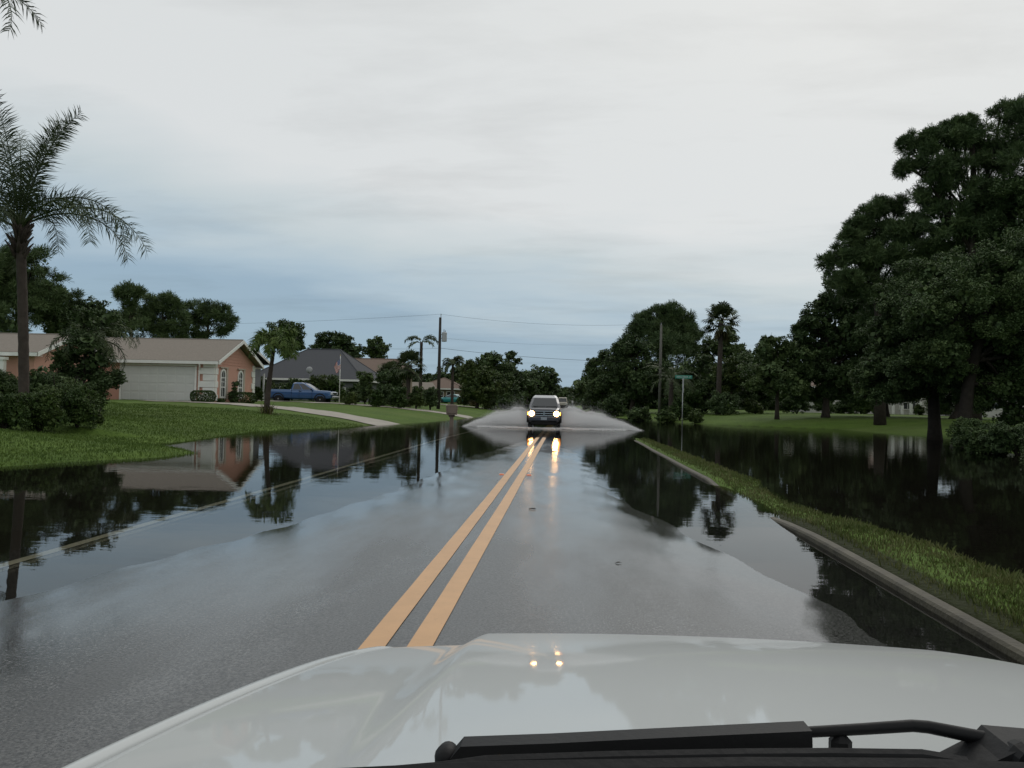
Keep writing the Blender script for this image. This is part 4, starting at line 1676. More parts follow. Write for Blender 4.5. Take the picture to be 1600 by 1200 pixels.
MB().box((0, 0, t1 - .1), (.68, .66, .035), bev=.012).build('lid_rim', mat('tan_plastic', (.27, .22, .18), .6), mail)
MB().box((.335, -.05, t1 - .25), (.02, .2, .05)).build('flag', 'tail_red', mail)
MB().box((0, 0, t0 / 2), (.2, .2, t0 + .04), bev=.02).build('post', 'brown_plastic', mail)
MB().box((0, 0, t0 - .06), (.34, .3, .12), bev=.03).build('collar', 'brown_plastic', mail)

# street name sign
sgx = P(1066, 655, 56)
sz = g1(sgx.x, 56)
sign = empty('street_sign', (sgx.x, 56, sz), R(-2), 'green street name blade on a galvanised post at the flooded side street', 'street sign')
st_ = P(1068, 589, 56).z - sz
MB().tube([(0, 0, -.2), (.0, 0, st_ - .1)], .032, 10).build('post', 'galvanised', sign, smooth=True)
MB().box((.02, -.05, st_ - .62), (.09, .03, .9), bev=.008).build('post_plate', 'galvanised', sign)
MB().box((.02, 0, st_ - .16), (.13, .07, .12), bev=.02).build('bracket', 'galvanised', sign)
bl_ = MB().box((.05, 0, st_), (1.14, .016, .23), bev=.006).build('sign_blade', mat('sign_green', (.03, .22, .15), .4, .5), sign)
tx = MB()
xq = -.44
rdx = random.Random(3)
# the name is too blurred to read in the photograph: pale letter-high strokes stand where its letters stand
for wd in (.07, .065, .07, .06, .03, .07, .065, .07, .065, 0, .06, .055):
    if wd == 0:
        xq += .06
        continue
    tx.box((xq + wd / 2, -.0095, st_), (.016, .003, .11))
    tx.box((xq + wd * .6, -.0095, st_ + rdx.choice((-.045, 0, .045))), (wd * .75, .003, .018))
    if wd > .06:
        tx.box((xq + wd * .98, -.0095, st_), (.015, .003, .11))
    xq += wd + .022
tx.build('lettering', mat('sign_white', (.6, .64, .6), .5), bl_)

# flagpole and flag
fp = P(530, 632, 68)
fz = g1(fp.x, 68) - .1
fpo = empty('flagpole', (fp.x, 68, fz), 0, 'thin white flagpole among the bushes by the blue pickup', 'flagpole')
fH = P(531, 556, 68).z - fz
MB().tube([(0, 0, 0), (0, 0, fH)], [.035, .025], 10).build('shaft', 'white_trim', fpo, smooth=True)
MB().lathe([(.01, 0), (.045, .03), (.045, .06), (.01, .09)], c=(0, 0, fH), n=10).build('finial', mat('gold', (.5, .38, .12), .35, .5, .8), fpo, smooth=True)
mat('flag_red', (.42, .055, .05), .8, .2)
mat('flag_white', (.62, .60, .58), .8, .2)
mat('flag_blue', (.10, .13, .25), .8, .2)
fl = MB()
nu, nv = 26, 26
hoist, fly = .86, 1.35
ztop = P(531, 560, 68).z
base = Vector((fp.x, 68, ztop))
for v in range(nv + 1):
    for u in range(nu + 1):
        a, b_ = u / nu, v / nv
        # a limp flag: the fly end drops, folding towards the pole
        d = a * fly
        xx_ = -d * .40 + .03 * math.sin(a * 9 + b_ * 2)
        zz_ = -b_ * hoist * (1 - .35 * a) - d * .52 + .10 * a * (1 - a)
        yy_ = .07 * math.sin(a * 8 + b_ * 1.5) * a
        fl.v.append(tuple(base + Vector((xx_ + .28 * a * b_, yy_ - .04, zz_))))
for v in range(nv):
    for u in range(nu):
        q = v * (nu + 1) + u
        fl.f.append((q, q + 1, q + nu + 2, q + nu + 1))
        st = int(v / nv * 13)
        star = (u < nu * .4 and v < nv * 7 / 13)
        if star:
            mi = 1 if (u % 3 == 1 and v % 3 == 1) else 2
        else:
            mi = 0 if st % 2 == 0 else 1
        fl.mi.append(mi)
flo = fl.build('flag', ['flag_red', 'flag_white', 'flag_blue'], smooth=True)
tag(flo, 'limp red and white striped flag with blue canton hanging from the flagpole', 'flag')

# raised markers, road litter
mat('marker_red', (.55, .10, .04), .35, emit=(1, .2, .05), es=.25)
for k, (px, lab) in enumerate(((784, 'reddish raised road marker left of the double yellow lines'), (826.5, 'reddish raised road marker right of the double yellow lines'))):
    p = P(px, 744, 16.1)
    z = float(zroad(p.x, 16.1))
    r_ = empty('road_marker', (p.x, 16.1, z), 0, lab, 'road marker', 'raised markers beside the yellow lines')
    b = MB().loft([[(-.055, -.05, 0), (.055, -.05, 0), (.055, .05, 0), (-.055, .05, 0)], [(-.045, -.022, .02), (.045, -.022, .02), (.045, .022, .02), (-.045, .022, .02)]])
    b.build('base', 'white_paint', r_)
    MB().add([(-.046, -.049, .004), (.046, -.049, .004), (.04, -.026, .02), (-.04, -.026, .02)], [(0, 1, 2, 3)]).build('reflector', 'marker_red', r_)
for px, py, ln, a, lab, cat in ((832, 797, .10, .2, 'small wet twig lying right of the double yellow lines', 'twig'), (965, 881, .05, -.1, 'small dark leaf stuck flat in the middle of the right lane', 'leaf')):
    d = CAMR @ Vector(((px - 800) / F, -(py - 600) / F, -1))
    p = Vector((0, 0, CAMZ)) + d * (-(CAMZ - .02) / d.z)
    z = float(zroad(p.x, p.y)) + .008
    c, s = math.cos(a), math.sin(a)
    t_ = MB()
    if cat == 'twig':
        t_.tube([(p.x - c * ln / 2, p.y - s * ln / 2, z), (p.x, p.y + .012, z + .006), (p.x + c * ln / 2, p.y + s * ln / 2, z)], [.005, .008, .003], 6)
        t_.tube([(p.x, p.y + .01, z + .005), (p.x + .03, p.y + .05, z + .01)], [.004, .002], 5)
        t_.build('twig', 'dark_bark')
    else:
        n = 10
        pts = [(p.x + ln / 2 * math.cos(2 * PI * i / n), p.y + ln * .28 * math.sin(2 * PI * i / n), z + .006 * math.sin(i)) for i in range(n)]
        t_.slab(pts, .002)
        t_.tube([(p.x + ln / 2, p.y, z), (p.x + ln * .75, p.y + .01, z + .004)], .002, 4)
        t_.build('leaf', mat('wet_leaf', (.03, .022, .012), .5))
    tag(COL.objects[-1], lab, cat)
# small pale drain headwall by the far verge
hp = P(919, 634, 92)
hw = MB()
hw.box((hp.x, 92, g1(hp.x, 92) + .22), (1.5, .35, .5), bev=.06)
hw.lathe([(.2, -.25), (.25, -.25), (.25, .25), (.2, .25)], c=(hp.x, 91.85, g1(hp.x, 92) + .1), axis='y', n=16)
tag(hw.build('culvert_headwall', 'concrete'), 'low pale concrete culvert headwall on the far right verge', 'headwall')
for k, (px, Y, lab) in enumerate(((894.5, 150, 'thin marker post with a pale reflector on the far verge'),)):
    p = P(px, 625, Y)
    z = g1(p.x, Y)
    dl = empty('marker_post', (p.x, Y, z - .1), 0, lab, 'marker post')
    MB().box((0, 0, .7), (.1, .04, 1.4), bev=.01).build('post', 'galvanised', dl)
    MB().box((0, -.03, 1.5), (.3, .03, .4), bev=.01).build('reflector', 'white_trim', dl)

# ------------------------------------------------------------------ vegetation, left
# tall palm at the left edge (fronds given as azimuth, elevation, length, droop)
tp = bxy(37, 26, 640)
th = P(30, 352, 26).z - g1(*tp) + .08
feather_palm('queen_palm', 'tall shaggy palm at the left edge with two long fronds arching right', tp, th,
             [(.0, .50, 5.2, 1.62), (.1, .98, 4.5, 2.6), (-.35, .8, 4.4, 2.3), (.35, .62, 4.2, 2.1), (.0, 1.40, 4.0, .55), (.6, 1.46, 4.5, .6), (3.1, 1.46, 4.4, .55), (2.9, 1.30, 4.1, .7), (1.5, 1.48, 4.5, .6), (-1.5, 1.42, 4.2, .7), (-.5, 1.36, 3.6, .8), (2.2, 1.40, 4.2, .7),
              (-1.6, 1.1, 3.9, 2.2), (1.7, .95, 4.0, 2.4), (2.7, .8, 4.2, 2.3), (3.4, .5, 4.2, 2.2), (-2.6, 1.0, 4.2, 2.2), (2.2, .4, 3.2, 2.0), (-2.0, .5, 3.2, 2.1),
              (1.2, 1.25, 3.2, 2.4), (-1.3, .85, 2.4, 2.4), (3.7, 1.1, 4.0, 1.9)],
             seed=11, r0=.165, r1=.145, bend=(-.35, 0), leaflet=.68, nl=104, w=.032, plumose=1.35, hang=.4, own_fronds=True, boots=34)
# a palm standing just out of frame: one frond tip hangs into the corner
op = bxy(-142, 20, 640)
oh_ = P(-142, -5, 20).z - g1(*op) + .08
feather_palm('queen_palm', 'palm beyond the left edge whose frond tip hangs into the top corner', op, oh_,
             [(.05, .75, 3.4, 2.7), (.9, .9, 3.2, 2.0), (2.1, .6, 3.4, 2.0), (3.2, .8, 3.4, 2.0), (4.2, .7, 3.3, 2.0), (5.2, 1.1, 3.2, 1.8), (1.5, 1.3, 3.0, 1.0)],
             seed=15, r0=.22, r1=.17, leaflet=.55, nl=64, w=.042, plumose=.9, hang=.5, own_fronds=True, boots=6)
# arching palm tree between the bushes and the house
ap_ = bxy(140, 31, 640)
feather_palm('cane_palm', 'dark drooping palm between the left bushes and the salmon house', ap_, P(140, 530, 31).z - g1(*ap_),
             [], nfr=22, L=2.1, seed=21, r0=.13, r1=.10, leaflet=.42, nl=30, w=.035, plumose=.7, hang=.75, el_rng=(-.1, 1.35), droop=2.5)
tree('small_tree', 'leafy dark tree wrapped around the drooping palm left of the garage', bxy(128, 30.5), L_(30.5, (132, 530, 28), (146, 565, 30), (118, 585, 30), (152, 605, 26), (126, 625, 28), (106, 555, 20), (132, 495, 22), (160, 590, 18), (138, 640, 24)), leaf=.10, dens=5, trunk_r=.1, seed=22)
# small palm on the lawn
sp = bxy(416, 41, 648)
feather_palm('foxtail_palm', 'small green palm standing alone on the front lawn', sp, P(424, 548, 41).z - g1(*sp), [(.05, .95, 1.65, 2.7), (.5, .5, 1.5, 2.3), (3.0, .95, 1.8, 2.8), (3.4, .45, 1.6, 2.4), (2.6, 1.1, 1.7, 2.2), (1.2, .9, 1.5, 2.4), (-.9, .9, 1.5, 2.4), (4.2, .7, 1.6, 2.4), (1.6, 1.35, 1.4, 1.6), (5.6, .3, 1.4, 2.2), (2.0, .3, 1.5, 2.2), (4.8, .2, 1.3, 2.0), (0.2, 1.3, 1.5, 2.0)],
             nfr=12, L=1.45, el_rng=(.2, 1.2), droop=2.5, seed=31, r0=.17, r1=.09, bend=(.28, 0), leaflet=.46, nl=44, w=.06, plumose=1.4, hang=.55, leafmat='green_palm_leaf', shaft=.55)
bush('shrub', 'spiky grass clump around the foot of the small green lawn palm', 418, 655, 40.8, 44, 26, seed=1, spiky=True, leafmat='dry_leaf')
bush('clipped_hedge', 'clipped dark hedge beside the garage door corner', 317, 626, 51.6, 33, 19, seed=2, boxy=True, leaf=.09, depth=.9, cat='hedge')
bush('shrub', 'low shrub under the first arched window', 345, 626, 53.0, 18, 10, seed=3, leaf=.07)
bush('clipped_hedge', 'longer clipped hedge below the second arched window', 379, 626, 55.2, 38, 17, seed=4, boxy=True, leaf=.09, depth=.8, cat='hedge')
tree('topiary_shrub', 'narrow dark upright shrub between the two arched windows', bxy(366, 54.6, 620), L_(54.6, (367, 600, 5), (366, 607, 5), (367, 614, 6), (368, 621, 6)), leaf=.07, dens=5, trunk_r=.04, seed=5, cat='shrub')
bush('shrub', 'shrub at the far corner of the salmon house', 401, 625, 62, 26, 30, seed=6, leaf=.1)
# hedge mass at the left edge
for i, (px, py, Y, w, h, lf, lab) in enumerate([
        (5, 692, 22, 96, 84, 'hedge_leaf', 'broad rounded bush at the bottom left picture edge'),
        (62, 690, 23, 100, 86, 'hedge_leaf', 'large green bush in front of the tall palm trunk'),
        (120, 688, 24, 76, 82, 'hedge_leaf', 'dark green bush right of the tall palm trunk'),
        (90, 660, 28, 130, 96, 'oak_leaf', 'dark shrub mass behind the front bushes near the tall palm'),
        (10, 650, 31, 110, 74, 'oak_leaf', 'dark shrub shading the porch of the salmon house'),
        (150, 672, 25.5, 28, 44, 'light_leaf', 'small loose bush at the right end of the bush row')]):
    bush('shrub', lab, px, py, Y, w, h, leaf=.055, leafmat=lf, seed=40 + i, group='bushes at the left edge')
G1 = 'background trees behind the salmon house'
tree('pine_tree', 'tall dark pine behind the tall palm at the far left', bxy(25, 76), L_(76, (10, 415, 34), (50, 412, 34), (72, 440, 26, 2), (25, 450, 40), (-25, 430, 46), (60, 475, 34), (85, 455, 16), (10, 490, 45), (-40, 480, 40)), kind='pine', leaf=.2, dens=5, trunk_r=.3, seed=101, group=G1)
tree('oak_tree', 'broad flat dark tree behind the shingle roof, right of the tall palm', bxy(130, 82), L_(82, (125, 485, 26), (150, 482, 20), (105, 492, 26), (165, 500, 26), (130, 510, 34), (95, 515, 30), (180, 515, 24)), leaf=.24, trunk_r=.3, seed=102, group=G1)
tree('pine_tree', 'pine with a small round tuft above its neighbours', bxy(203, 96), L_(96, (203, 455, 16), (192, 460, 11), (215, 460, 11), (203, 480, 12), (210, 500, 24), (188, 505, 22)), kind='pine', leaf=.24, trunk_r=.26, seed=103, deep=0, grow=1.02, group=G1)
tree('pine_tree', 'wide dark pine between the round tuft and the flat topped pine', bxy(252, 100), L_(100, (238, 480, 20), (262, 468, 15), (270, 482, 18), (228, 495, 22), (252, 500, 28), (278, 505, 20), (232, 515, 26), (268, 520, 24)), kind='pine', leaf=.24, trunk_r=.3, seed=104, deep=0, grow=1.02, group=G1)
tree('pine_tree', 'flat topped pine with gaps, rightmost behind the garage roof', bxy(318, 104), L_(104, (325, 482, 20), (345, 487, 18), (305, 483, 18), (356, 500, 12), (335, 500, 17), (312, 500, 16), (360, 514, 7), (345, 518, 8), (292, 500, 14), (315, 522, 14), (300, 520, 18)), kind='pine', leaf=.24, trunk_r=.28, seed=105, deep=0, grow=1.02, group=G1, nsub=11)
tree('oak_tree', 'round dark tree behind the lawn palm', bxy(450, 104), L_(104, (444, 515, 20), (460, 525, 14), (430, 525, 16), (466, 535, 9), (448, 540, 20)), leaf=.26, trunk_r=.2, seed=106, group=G1)
tree('oak_tree', 'wide dark tree above the dark grey roof, sloping right', bxy(527, 115), L_(115, (508, 528, 14), (525, 526, 14), (540, 535, 14), (500, 538, 10), (552, 548, 14), (530, 545, 20), (515, 550, 16), (556, 558, 11)), leaf=.27, trunk_r=.25, seed=107, group=G1)
tree('oak_tree', 'small rounded tree above the brown roof', bxy(591, 118), L_(118, (591, 532, 10), (582, 542, 10), (600, 545, 11), (590, 552, 15)), leaf=.26, trunk_r=.2, seed=108, group=G1)
# hedges behind the pickup
for i, (px, w, h, lf, lab) in enumerate([(414, 56, 46, 'light_leaf', 'yellow green hedge left of the blue pickup cab'), (456, 60, 44, 'hedge_leaf', 'green bush directly behind the blue pickup bed'),
                                         (496, 60, 50, 'light_leaf', 'yellow green bush behind the blue pickup cab'), (524, 50, 48, 'hedge_leaf', 'dark bush right behind the pickup hood')]):
    bush('shrub', lab, px, 626, 79, w, h, leaf=.14, leafmat=lf, seed=60 + i, group='bushes behind the blue pickup')
# planting between the flagpole and the utility pole
for i, (px, py, Y, w, h, lf, lab) in enumerate([
        (546, 634, 67, 30, 24, 'light_leaf', 'yellowish bush at the foot of the flagpole'),
        (570, 635, 70, 40, 58, 'oak_leaf', 'dark tall bush right of the flagpole'),
        (556, 630, 72, 34, 44, 'hedge_leaf', 'green bush behind the flagpole'),
        (598, 638, 68, 44, 62, 'oak_leaf', 'tall dark shrub left of the fan palm trunk'),
        (588, 638, 65, 30, 30, 'hedge_leaf', 'low green shrub at the driveway edge'),
        (622, 640, 66, 34, 40, 'hedge_leaf', 'green shrub in front of the fan palm trunk'),
        (650, 640, 67, 32, 42, 'light_leaf', 'pale leafy shrub right of the fan palm trunk'),
        (672, 641, 68, 28, 46, 'oak_leaf', 'dark shrub touching the utility pole'),
        (612, 632, 74, 60, 66, 'hedge_leaf', 'high shrub behind the fan palm')]):
    bush('shrub', lab, px, py, Y, w, h, leaf=.12, leafmat=lf, seed=70 + i, group='shrubs between flagpole and utility pole')
b_ = bxy(637, 72)
fan_palm('cabbage_palm', 'fan palm with a bushy round crown left of the utility pole', b_, P(637, 570, 72).z - g1(*b_), 34, .95, .85, seed=81, r0=.2, r1=.18, w=.07, lo=-.9)
b_ = bxy(611, 76)
fan_palm('cabbage_palm', 'shorter fan palm half hidden behind the shrubs', b_, P(611, 585, 76).z - g1(*b_), 26, .9, .85, seed=82, r0=.2, r1=.18, w=.07, lo=-.7)
b_ = bxy(656, 84)
feather_palm('queen_palm', 'slim palm with two drooping wings left of the utility pole top', b_, P(656, 533, 84).z - g1(*b_), [(.1, .85, 2.0, 2.1), (3.0, .85, 2.1, 2.1), (.5, 1.15, 1.9, 2.2), (2.6, 1.15, 2.0, 2.2), (3.5, .35, 1.6, 1.8), (5.9, .4, 1.6, 1.6)], seed=83, r0=.2, r1=.15, leaflet=.6, nl=34, w=.09, plumose=.6, hang=.7)
b_ = bxy(706, 104)
feather_palm('queen_palm', 'distant shaggy palm right of the utility pole', b_, P(706, 567, 104).z - g1(*b_), [], nfr=19, L=1.9, seed=84, r0=.2, r1=.15, leaflet=.6, nl=26, w=.11, hang=.8, el_rng=(-.1, 1.35), droop=2.2)
G2 = 'trees along the left side of the road'
tree('oak_tree', 'bright green rounded tree right of the teal sedan', bxy(745, 92), L_(92, (742, 578, 18), (730, 592, 17), (762, 585, 18), (748, 600, 22), (768, 605, 18), (732, 612, 16), (755, 622, 18)), leaf=.22, leafmat='light_leaf', trunk_r=.22, seed=110, group=G2)
tree('oak_tree', 'tall dark tree behind the bright green tree on the left roadside', bxy(770, 112), L_(112, (755, 562, 14), (775, 560, 13), (742, 572, 14), (790, 572, 14), (765, 580, 24), (790, 595, 22), (780, 615, 22)), leaf=.26, trunk_r=.25, seed=111, group=G2)
tree('oak_tree', 'tree with a pointed tuft at its top, left roadside', bxy(800, 118), L_(118, (798, 555, 9), (806, 565, 9), (794, 570, 12), (803, 585, 15), (812, 602, 13), (800, 615, 16)), leaf=.28, trunk_r=.25, seed=112, group=G2)
tree('oak_tree', 'lower dark tree stepping down towards the road on the left', bxy(822, 140), L_(140, (815, 590, 11), (825, 598, 11), (832, 606, 9), (820, 612, 12), (838, 614, 7)), leaf=.3, trunk_r=.25, seed=113, group=G2)
tree('oak_tree', 'farthest small tree on the left roadside above the oncoming car', bxy(846, 190), L_(190, (843, 602, 7), (852, 604, 7), (845, 612, 9), (858, 612, 6)), leaf=.36, trunk_r=.3, seed=114, group=G2)
for i, (px, py, Y, w, h, lf, lab) in enumerate([(700, 626, 128, 46, 26, 'oak_leaf', 'dark hedge behind the teal sedan'), (738, 632, 101, 26, 22, 'dry_leaf', 'reddish bush right of the teal sedan'),
                                                (790, 634, 98, 34, 22, 'hedge_leaf', 'low bush on the left roadside under the trees'), (815, 633, 112, 26, 24, 'oak_leaf', 'low dark bush left of the oncoming car'), (672, 630, 96, 40, 30, 'oak_leaf', 'dark bush behind the utility pole')]):
    bush('shrub', lab, px, py, Y, w, h, leaf=.16, leafmat=lf, seed=90 + i, group='roadside bushes on the left')

# ------------------------------------------------------------------ vegetation, right
G3 = 'dark trees along the right side of the road'
tree('oak_tree', 'distant low dark tree nearest the right side of the far road', bxy(912, 150), L_(150, (905, 602, 10), (915, 592, 11), (922, 605, 12), (910, 615, 11)), leaf=.32, trunk_r=.25, seed=120, group=G3)
tree('oak_tree', 'dark tree with thin twiggy edge left of the right tree group', bxy(942, 112), L_(112, (930, 565, 11), (925, 580, 10), (945, 555, 12), (955, 565, 18), (935, 590, 18), (950, 600, 22), (928, 610, 14), (965, 590, 20)), leaf=.24, trunk_r=.25, seed=121, group=G3)
tree('pine_tree', 'tall rounded pine behind the grey utility pole', bxy(1035, 96), L_(96, (1030, 490, 17), (1050, 490, 17), (1008, 497, 12), (1068, 500, 15), (1078, 520, 13), (1000, 510, 11), (1045, 510, 26), (1020, 520, 22), (1070, 530, 18), (990, 522, 14), (1045, 545, 30), (1075, 545, 14)), kind='pine', leaf=.2, trunk_r=.35, seed=122, group=G3)
tree('oak_tree', 'broad dark oak in front of the tall rounded pine', bxy(985, 90), L_(90, (985, 535, 18), (968, 548, 16), (1000, 545, 22), (960, 568, 20), (985, 575, 28), (1015, 575, 26), (1040, 580, 26), (965, 600, 24), (1000, 610, 26), (1035, 612, 24)), leaf=.22, trunk_r=.3, seed=123, group=G3)
tree('oak_tree', 'dark round tree between the yellow green tree and the lone lawn tree', bxy(1185, 86), L_(86, (1175, 560, 15), (1192, 570, 16), (1180, 590, 20), (1200, 600, 18), (1170, 612, 18), (1190, 622, 16)), leaf=.2, trunk_r=.2, seed=139, grow=1.35, group=G3)
b_ = bxy(1122, 78)
fan_palm('washingtonia_palm', 'tall fan palm rising above the trees on the right', b_, P(1122, 500, 78).z - g1(*b_), 27, 1.25, 1.0, seed=124, r0=.26, r1=.2, skirt=10, w=.09, lo=-.55)
tree('oak_tree', 'dark tree directly behind the tall fan palm', bxy(1130, 100), L_(100, (1108, 540, 16), (1140, 525, 16), (1130, 545, 20), (1155, 545, 12), (1100, 560, 18), (1150, 565, 20), (1165, 558, 10)), leaf=.25, trunk_r=.28, seed=125, group=G3)
tree('oak_tree', 'yellow green bushy tree right of the street sign', bxy(1140, 80), L_(80, (1145, 570, 17), (1162, 580, 15), (1128, 585, 16), (1148, 595, 20), (1170, 600, 16), (1130, 612, 18)), leaf=.2, leafmat='light_leaf', trunk_r=.2, seed=126, group=G3)
tree('oak_tree', 'low spreading dark tree behind the street sign', bxy(1085, 82), L_(82, (1075, 575, 18), (1095, 570, 18), (1080, 600, 22), (1105, 600, 22), (1065, 620, 18), (1110, 625, 16), (1090, 625, 20)), leaf=.2, trunk_r=.22, seed=127, group=G3)
b_ = bxy(1048, 70)
feather_palm('date_palm', 'low date palm with stiff arching fronds beside the grey utility pole', b_, P(1046, 590, 70).z - g1(*b_), [], nfr=24, L=2.9, seed=128, r0=.2, r1=.2, leaflet=.42, nl=26, w=.06, plumose=.4, hang=.3, el_rng=(.0, 1.35), droop=1.7)
for i, (px, py, Y, w, h, lf, lab) in enumerate([
        (1000, 656, 70, 50, 30, 'oak_leaf', 'dark bush at the end of the right hand splash'),
        (1040, 655, 66, 44, 26, 'hedge_leaf', 'green bush left of the street sign post'),
        (1062, 652, 68, 40, 40, 'hedge_leaf', 'taller bright bush behind the street sign post'),
        (1086, 655, 64, 30, 24, 'light_leaf', 'yellow green bush right of the street sign post'),
        (960, 645, 84, 60, 40, 'oak_leaf', 'dark undergrowth bush behind the right hand splash'),
        (1130, 640, 76, 60, 46, 'oak_leaf', 'dark bush at the left end of the right lawn'),
        (1180, 641, 80, 40, 26, 'light_leaf', 'dull bush behind the small lawn tree'),
        (1245, 641, 84, 62, 40, 'oak_leaf', 'low dark bush in front of the pale house'),
        (1318, 642, 90, 48, 32, 'oak_leaf', 'round bush under the pale house windows'),
        (1366, 642, 90, 46, 30, 'oak_leaf', 'round bush left of the pale house columns'),
        (1288, 643, 88, 44, 34, 'oak_leaf', 'dark bush at the left corner of the pale house'),
        (1345, 643, 89, 40, 36, 'hedge_leaf', 'taller bush between the round bushes at the pale house'),
        (1468, 644, 86, 50, 36, 'oak_leaf', 'dark bush behind the thick oak trunk'),
        (1515, 645, 76, 56, 36, 'oak_leaf', 'dark bush in front of the pale pinkish house'),
        (1436, 643, 90, 20, 20, 'light_leaf', 'small yellowish bush right of the pale house columns')]):
    bush('shrub', lab, px, py, Y, w, h, leaf=.13, leafmat=lf, seed=140 + i, group='bushes along the right hand lawn')
tree('small_tree', 'small lone tree with a thin trunk on the right lawn', bxy(1214, 64, 655), L_(64, (1200, 532, 13), (1222, 540, 14), (1190, 548, 10), (1240, 555, 16), (1210, 560, 20), (1235, 580, 20), (1195, 580, 18), (1212, 600, 20), (1245, 602, 16), (1180, 600, 12)), leaf=.17, trunk_r=.16, seed=130, grow=1.35, group=G3)
tree('oak_tree', 'dark oak with a ragged stepped outline behind the lone tree', bxy(1290, 66, 655), L_(66, (1250, 515, 14), (1268, 495, 15), (1290, 470, 18), (1300, 440, 16), (1258, 540, 20), (1285, 510, 24), (1310, 480, 24), (1275, 555, 26), (1310, 540, 30), (1335, 500, 28), (1250, 575, 20), (1290, 590, 24), (1330, 580, 28), (1360, 540, 30), (1255, 605, 16), (1290, 610, 16), (1325, 610, 15)), leaf=.17, trunk_r=.3, seed=131, grow=1.28, group=G3)
tree('pine_tree', 'middle pine with feathery tufts left of the tallest pine', bxy(1375, 58, 660), L_(58, (1352, 335, 12), (1375, 325, 15), (1402, 322, 15), (1345, 355, 18), (1330, 372, 14), (1315, 395, 16), (1300, 405, 11), (1375, 360, 24), (1405, 355, 22), (1340, 395, 24), (1310, 425, 20), (1375, 400, 32), (1430, 350, 18), (1415, 395, 28), (1350, 440, 34), (1395, 450, 34)), kind='pine', leaf=.14, dens=5.2, trunk_r=.32, seed=132, group=G3)
tree('pine_tree', 'tallest pine with open tufted branches at the top right', bxy(1520, 54, 660), L_(54, (1422, 222, 12), (1430, 242, 15), (1418, 258, 11), (1455, 218, 14), (1485, 195, 11), (1515, 192, 10), (1475, 222, 18), (1505, 215, 16), (1450, 262, 20), (1490, 255, 26), (1535, 215, 20), (1565, 180, 17), (1590, 165, 16), (1550, 245, 30), (1590, 215, 34), (1460, 300, 26), (1500, 305, 34), (1560, 300, 42), (1625, 190, 36), (1620, 270, 44), (1480, 345, 32), (1535, 360, 40), (1600, 350, 50), (1655, 240, 45)), kind='pine', leaf=.14, dens=5.2, trunk_r=.4, seed=133, group=G3)
tree('oak_tree', 'large spreading oak with a thick dark trunk at the lawn edge', bxy(1461, 41.5, 675), L_(41.5, (1400, 470, 36), (1440, 430, 34), (1490, 420, 38), (1540, 430, 40), (1385, 520, 36), (1430, 500, 45), (1490, 490, 50), (1550, 500, 50), (1370, 570, 28), (1410, 570, 36), (1460, 570, 36), (1520, 565, 40), (1580, 560, 44), (1345, 585, 18), (1390, 600, 20), (1500, 600, 26), (1345, 606, 12), (1420, 606, 20), (1545, 607, 24), (1370, 606, 18), (1440, 612, 14), (1400, 614, 12)), leaf=.10, trunk_r=.30, bark='dark_bark', seed=134, group=G3, trunk_to=2.6)
tree('oak_tree', 'dark oak cut by the right picture edge, its trunk behind the bush', bxy(1503, 38, 685), L_(38, (1560, 420, 44), (1610, 400, 55), (1580, 480, 55), (1640, 470, 60), (1540, 520, 40), (1600, 550, 55), (1660, 560, 60), (1570, 600, 30), (1640, 610, 40), (1480, 520, 40), (1450, 470, 40), (1500, 450, 44), (1440, 560, 34), (1490, 580, 34)), leaf=.105, trunk_r=.30, bark='dark_bark', seed=135, group=G3, trunk_to=2.8, lean=0)
tree('oak_tree', 'shadowy oak filling the gap under the middle pine', bxy(1385, 72, 655), L_(72, (1340, 470, 34), (1385, 460, 36), (1430, 440, 36), (1340, 530, 36), (1390, 520, 40), (1430, 510, 40), (1330, 590, 28), (1375, 588, 32), (1420, 588, 32), (1300, 600, 20), (1450, 600, 24), (1345, 610, 15), (1385, 612, 14), (1425, 610, 15), (1315, 612, 12)), leaf=.19, trunk_r=.25, seed=136, group=G3)
tree('oak_tree', 'shadowy oak under the tallest pine, behind the thick oak trunk', bxy(1490, 66, 655), L_(66, (1460, 400, 36), (1510, 400, 40), (1560, 400, 44), (1610, 390, 44), (1470, 470, 42), (1530, 470, 46), (1590, 470, 46), (1470, 545, 40), (1530, 550, 42), (1590, 550, 44), (1480, 600, 26), (1530, 608, 28), (1580, 608, 30), (1500, 622, 14), (1555, 622, 14)), leaf=.18, trunk_r=.3, seed=137, group=G3)
tree('oak_tree', 'dark oak in the far upper right corner behind the cut off oak', bxy(1640, 52, 660), L_(52, (1600, 300, 44), (1640, 330, 50), (1590, 370, 44), (1650, 410, 50), (1600, 450, 46), (1650, 500, 50), (1600, 560, 44)), leaf=.15, trunk_r=.3, seed=138, group=G3)
for i, (px, py, Y, w, h, lab) in enumerate([
        (1540, 708, 30, 96, 52, 'dark bush by the water right of the thick oak trunk'),
        (1590, 702, 29, 110, 62, 'tall dark bush at the right picture edge'),
        (1655, 715, 24, 120, 80, 'dark bush cut off by the right picture edge'),
        (1516, 692, 34, 72, 58, 'low bush at the foot of the thick oak')]):
    bush('shrub', lab, px, py, Y, w, h, leaf=.07, leafmat='oak_leaf', seed=160 + i, group='dark bushes at the right edge')


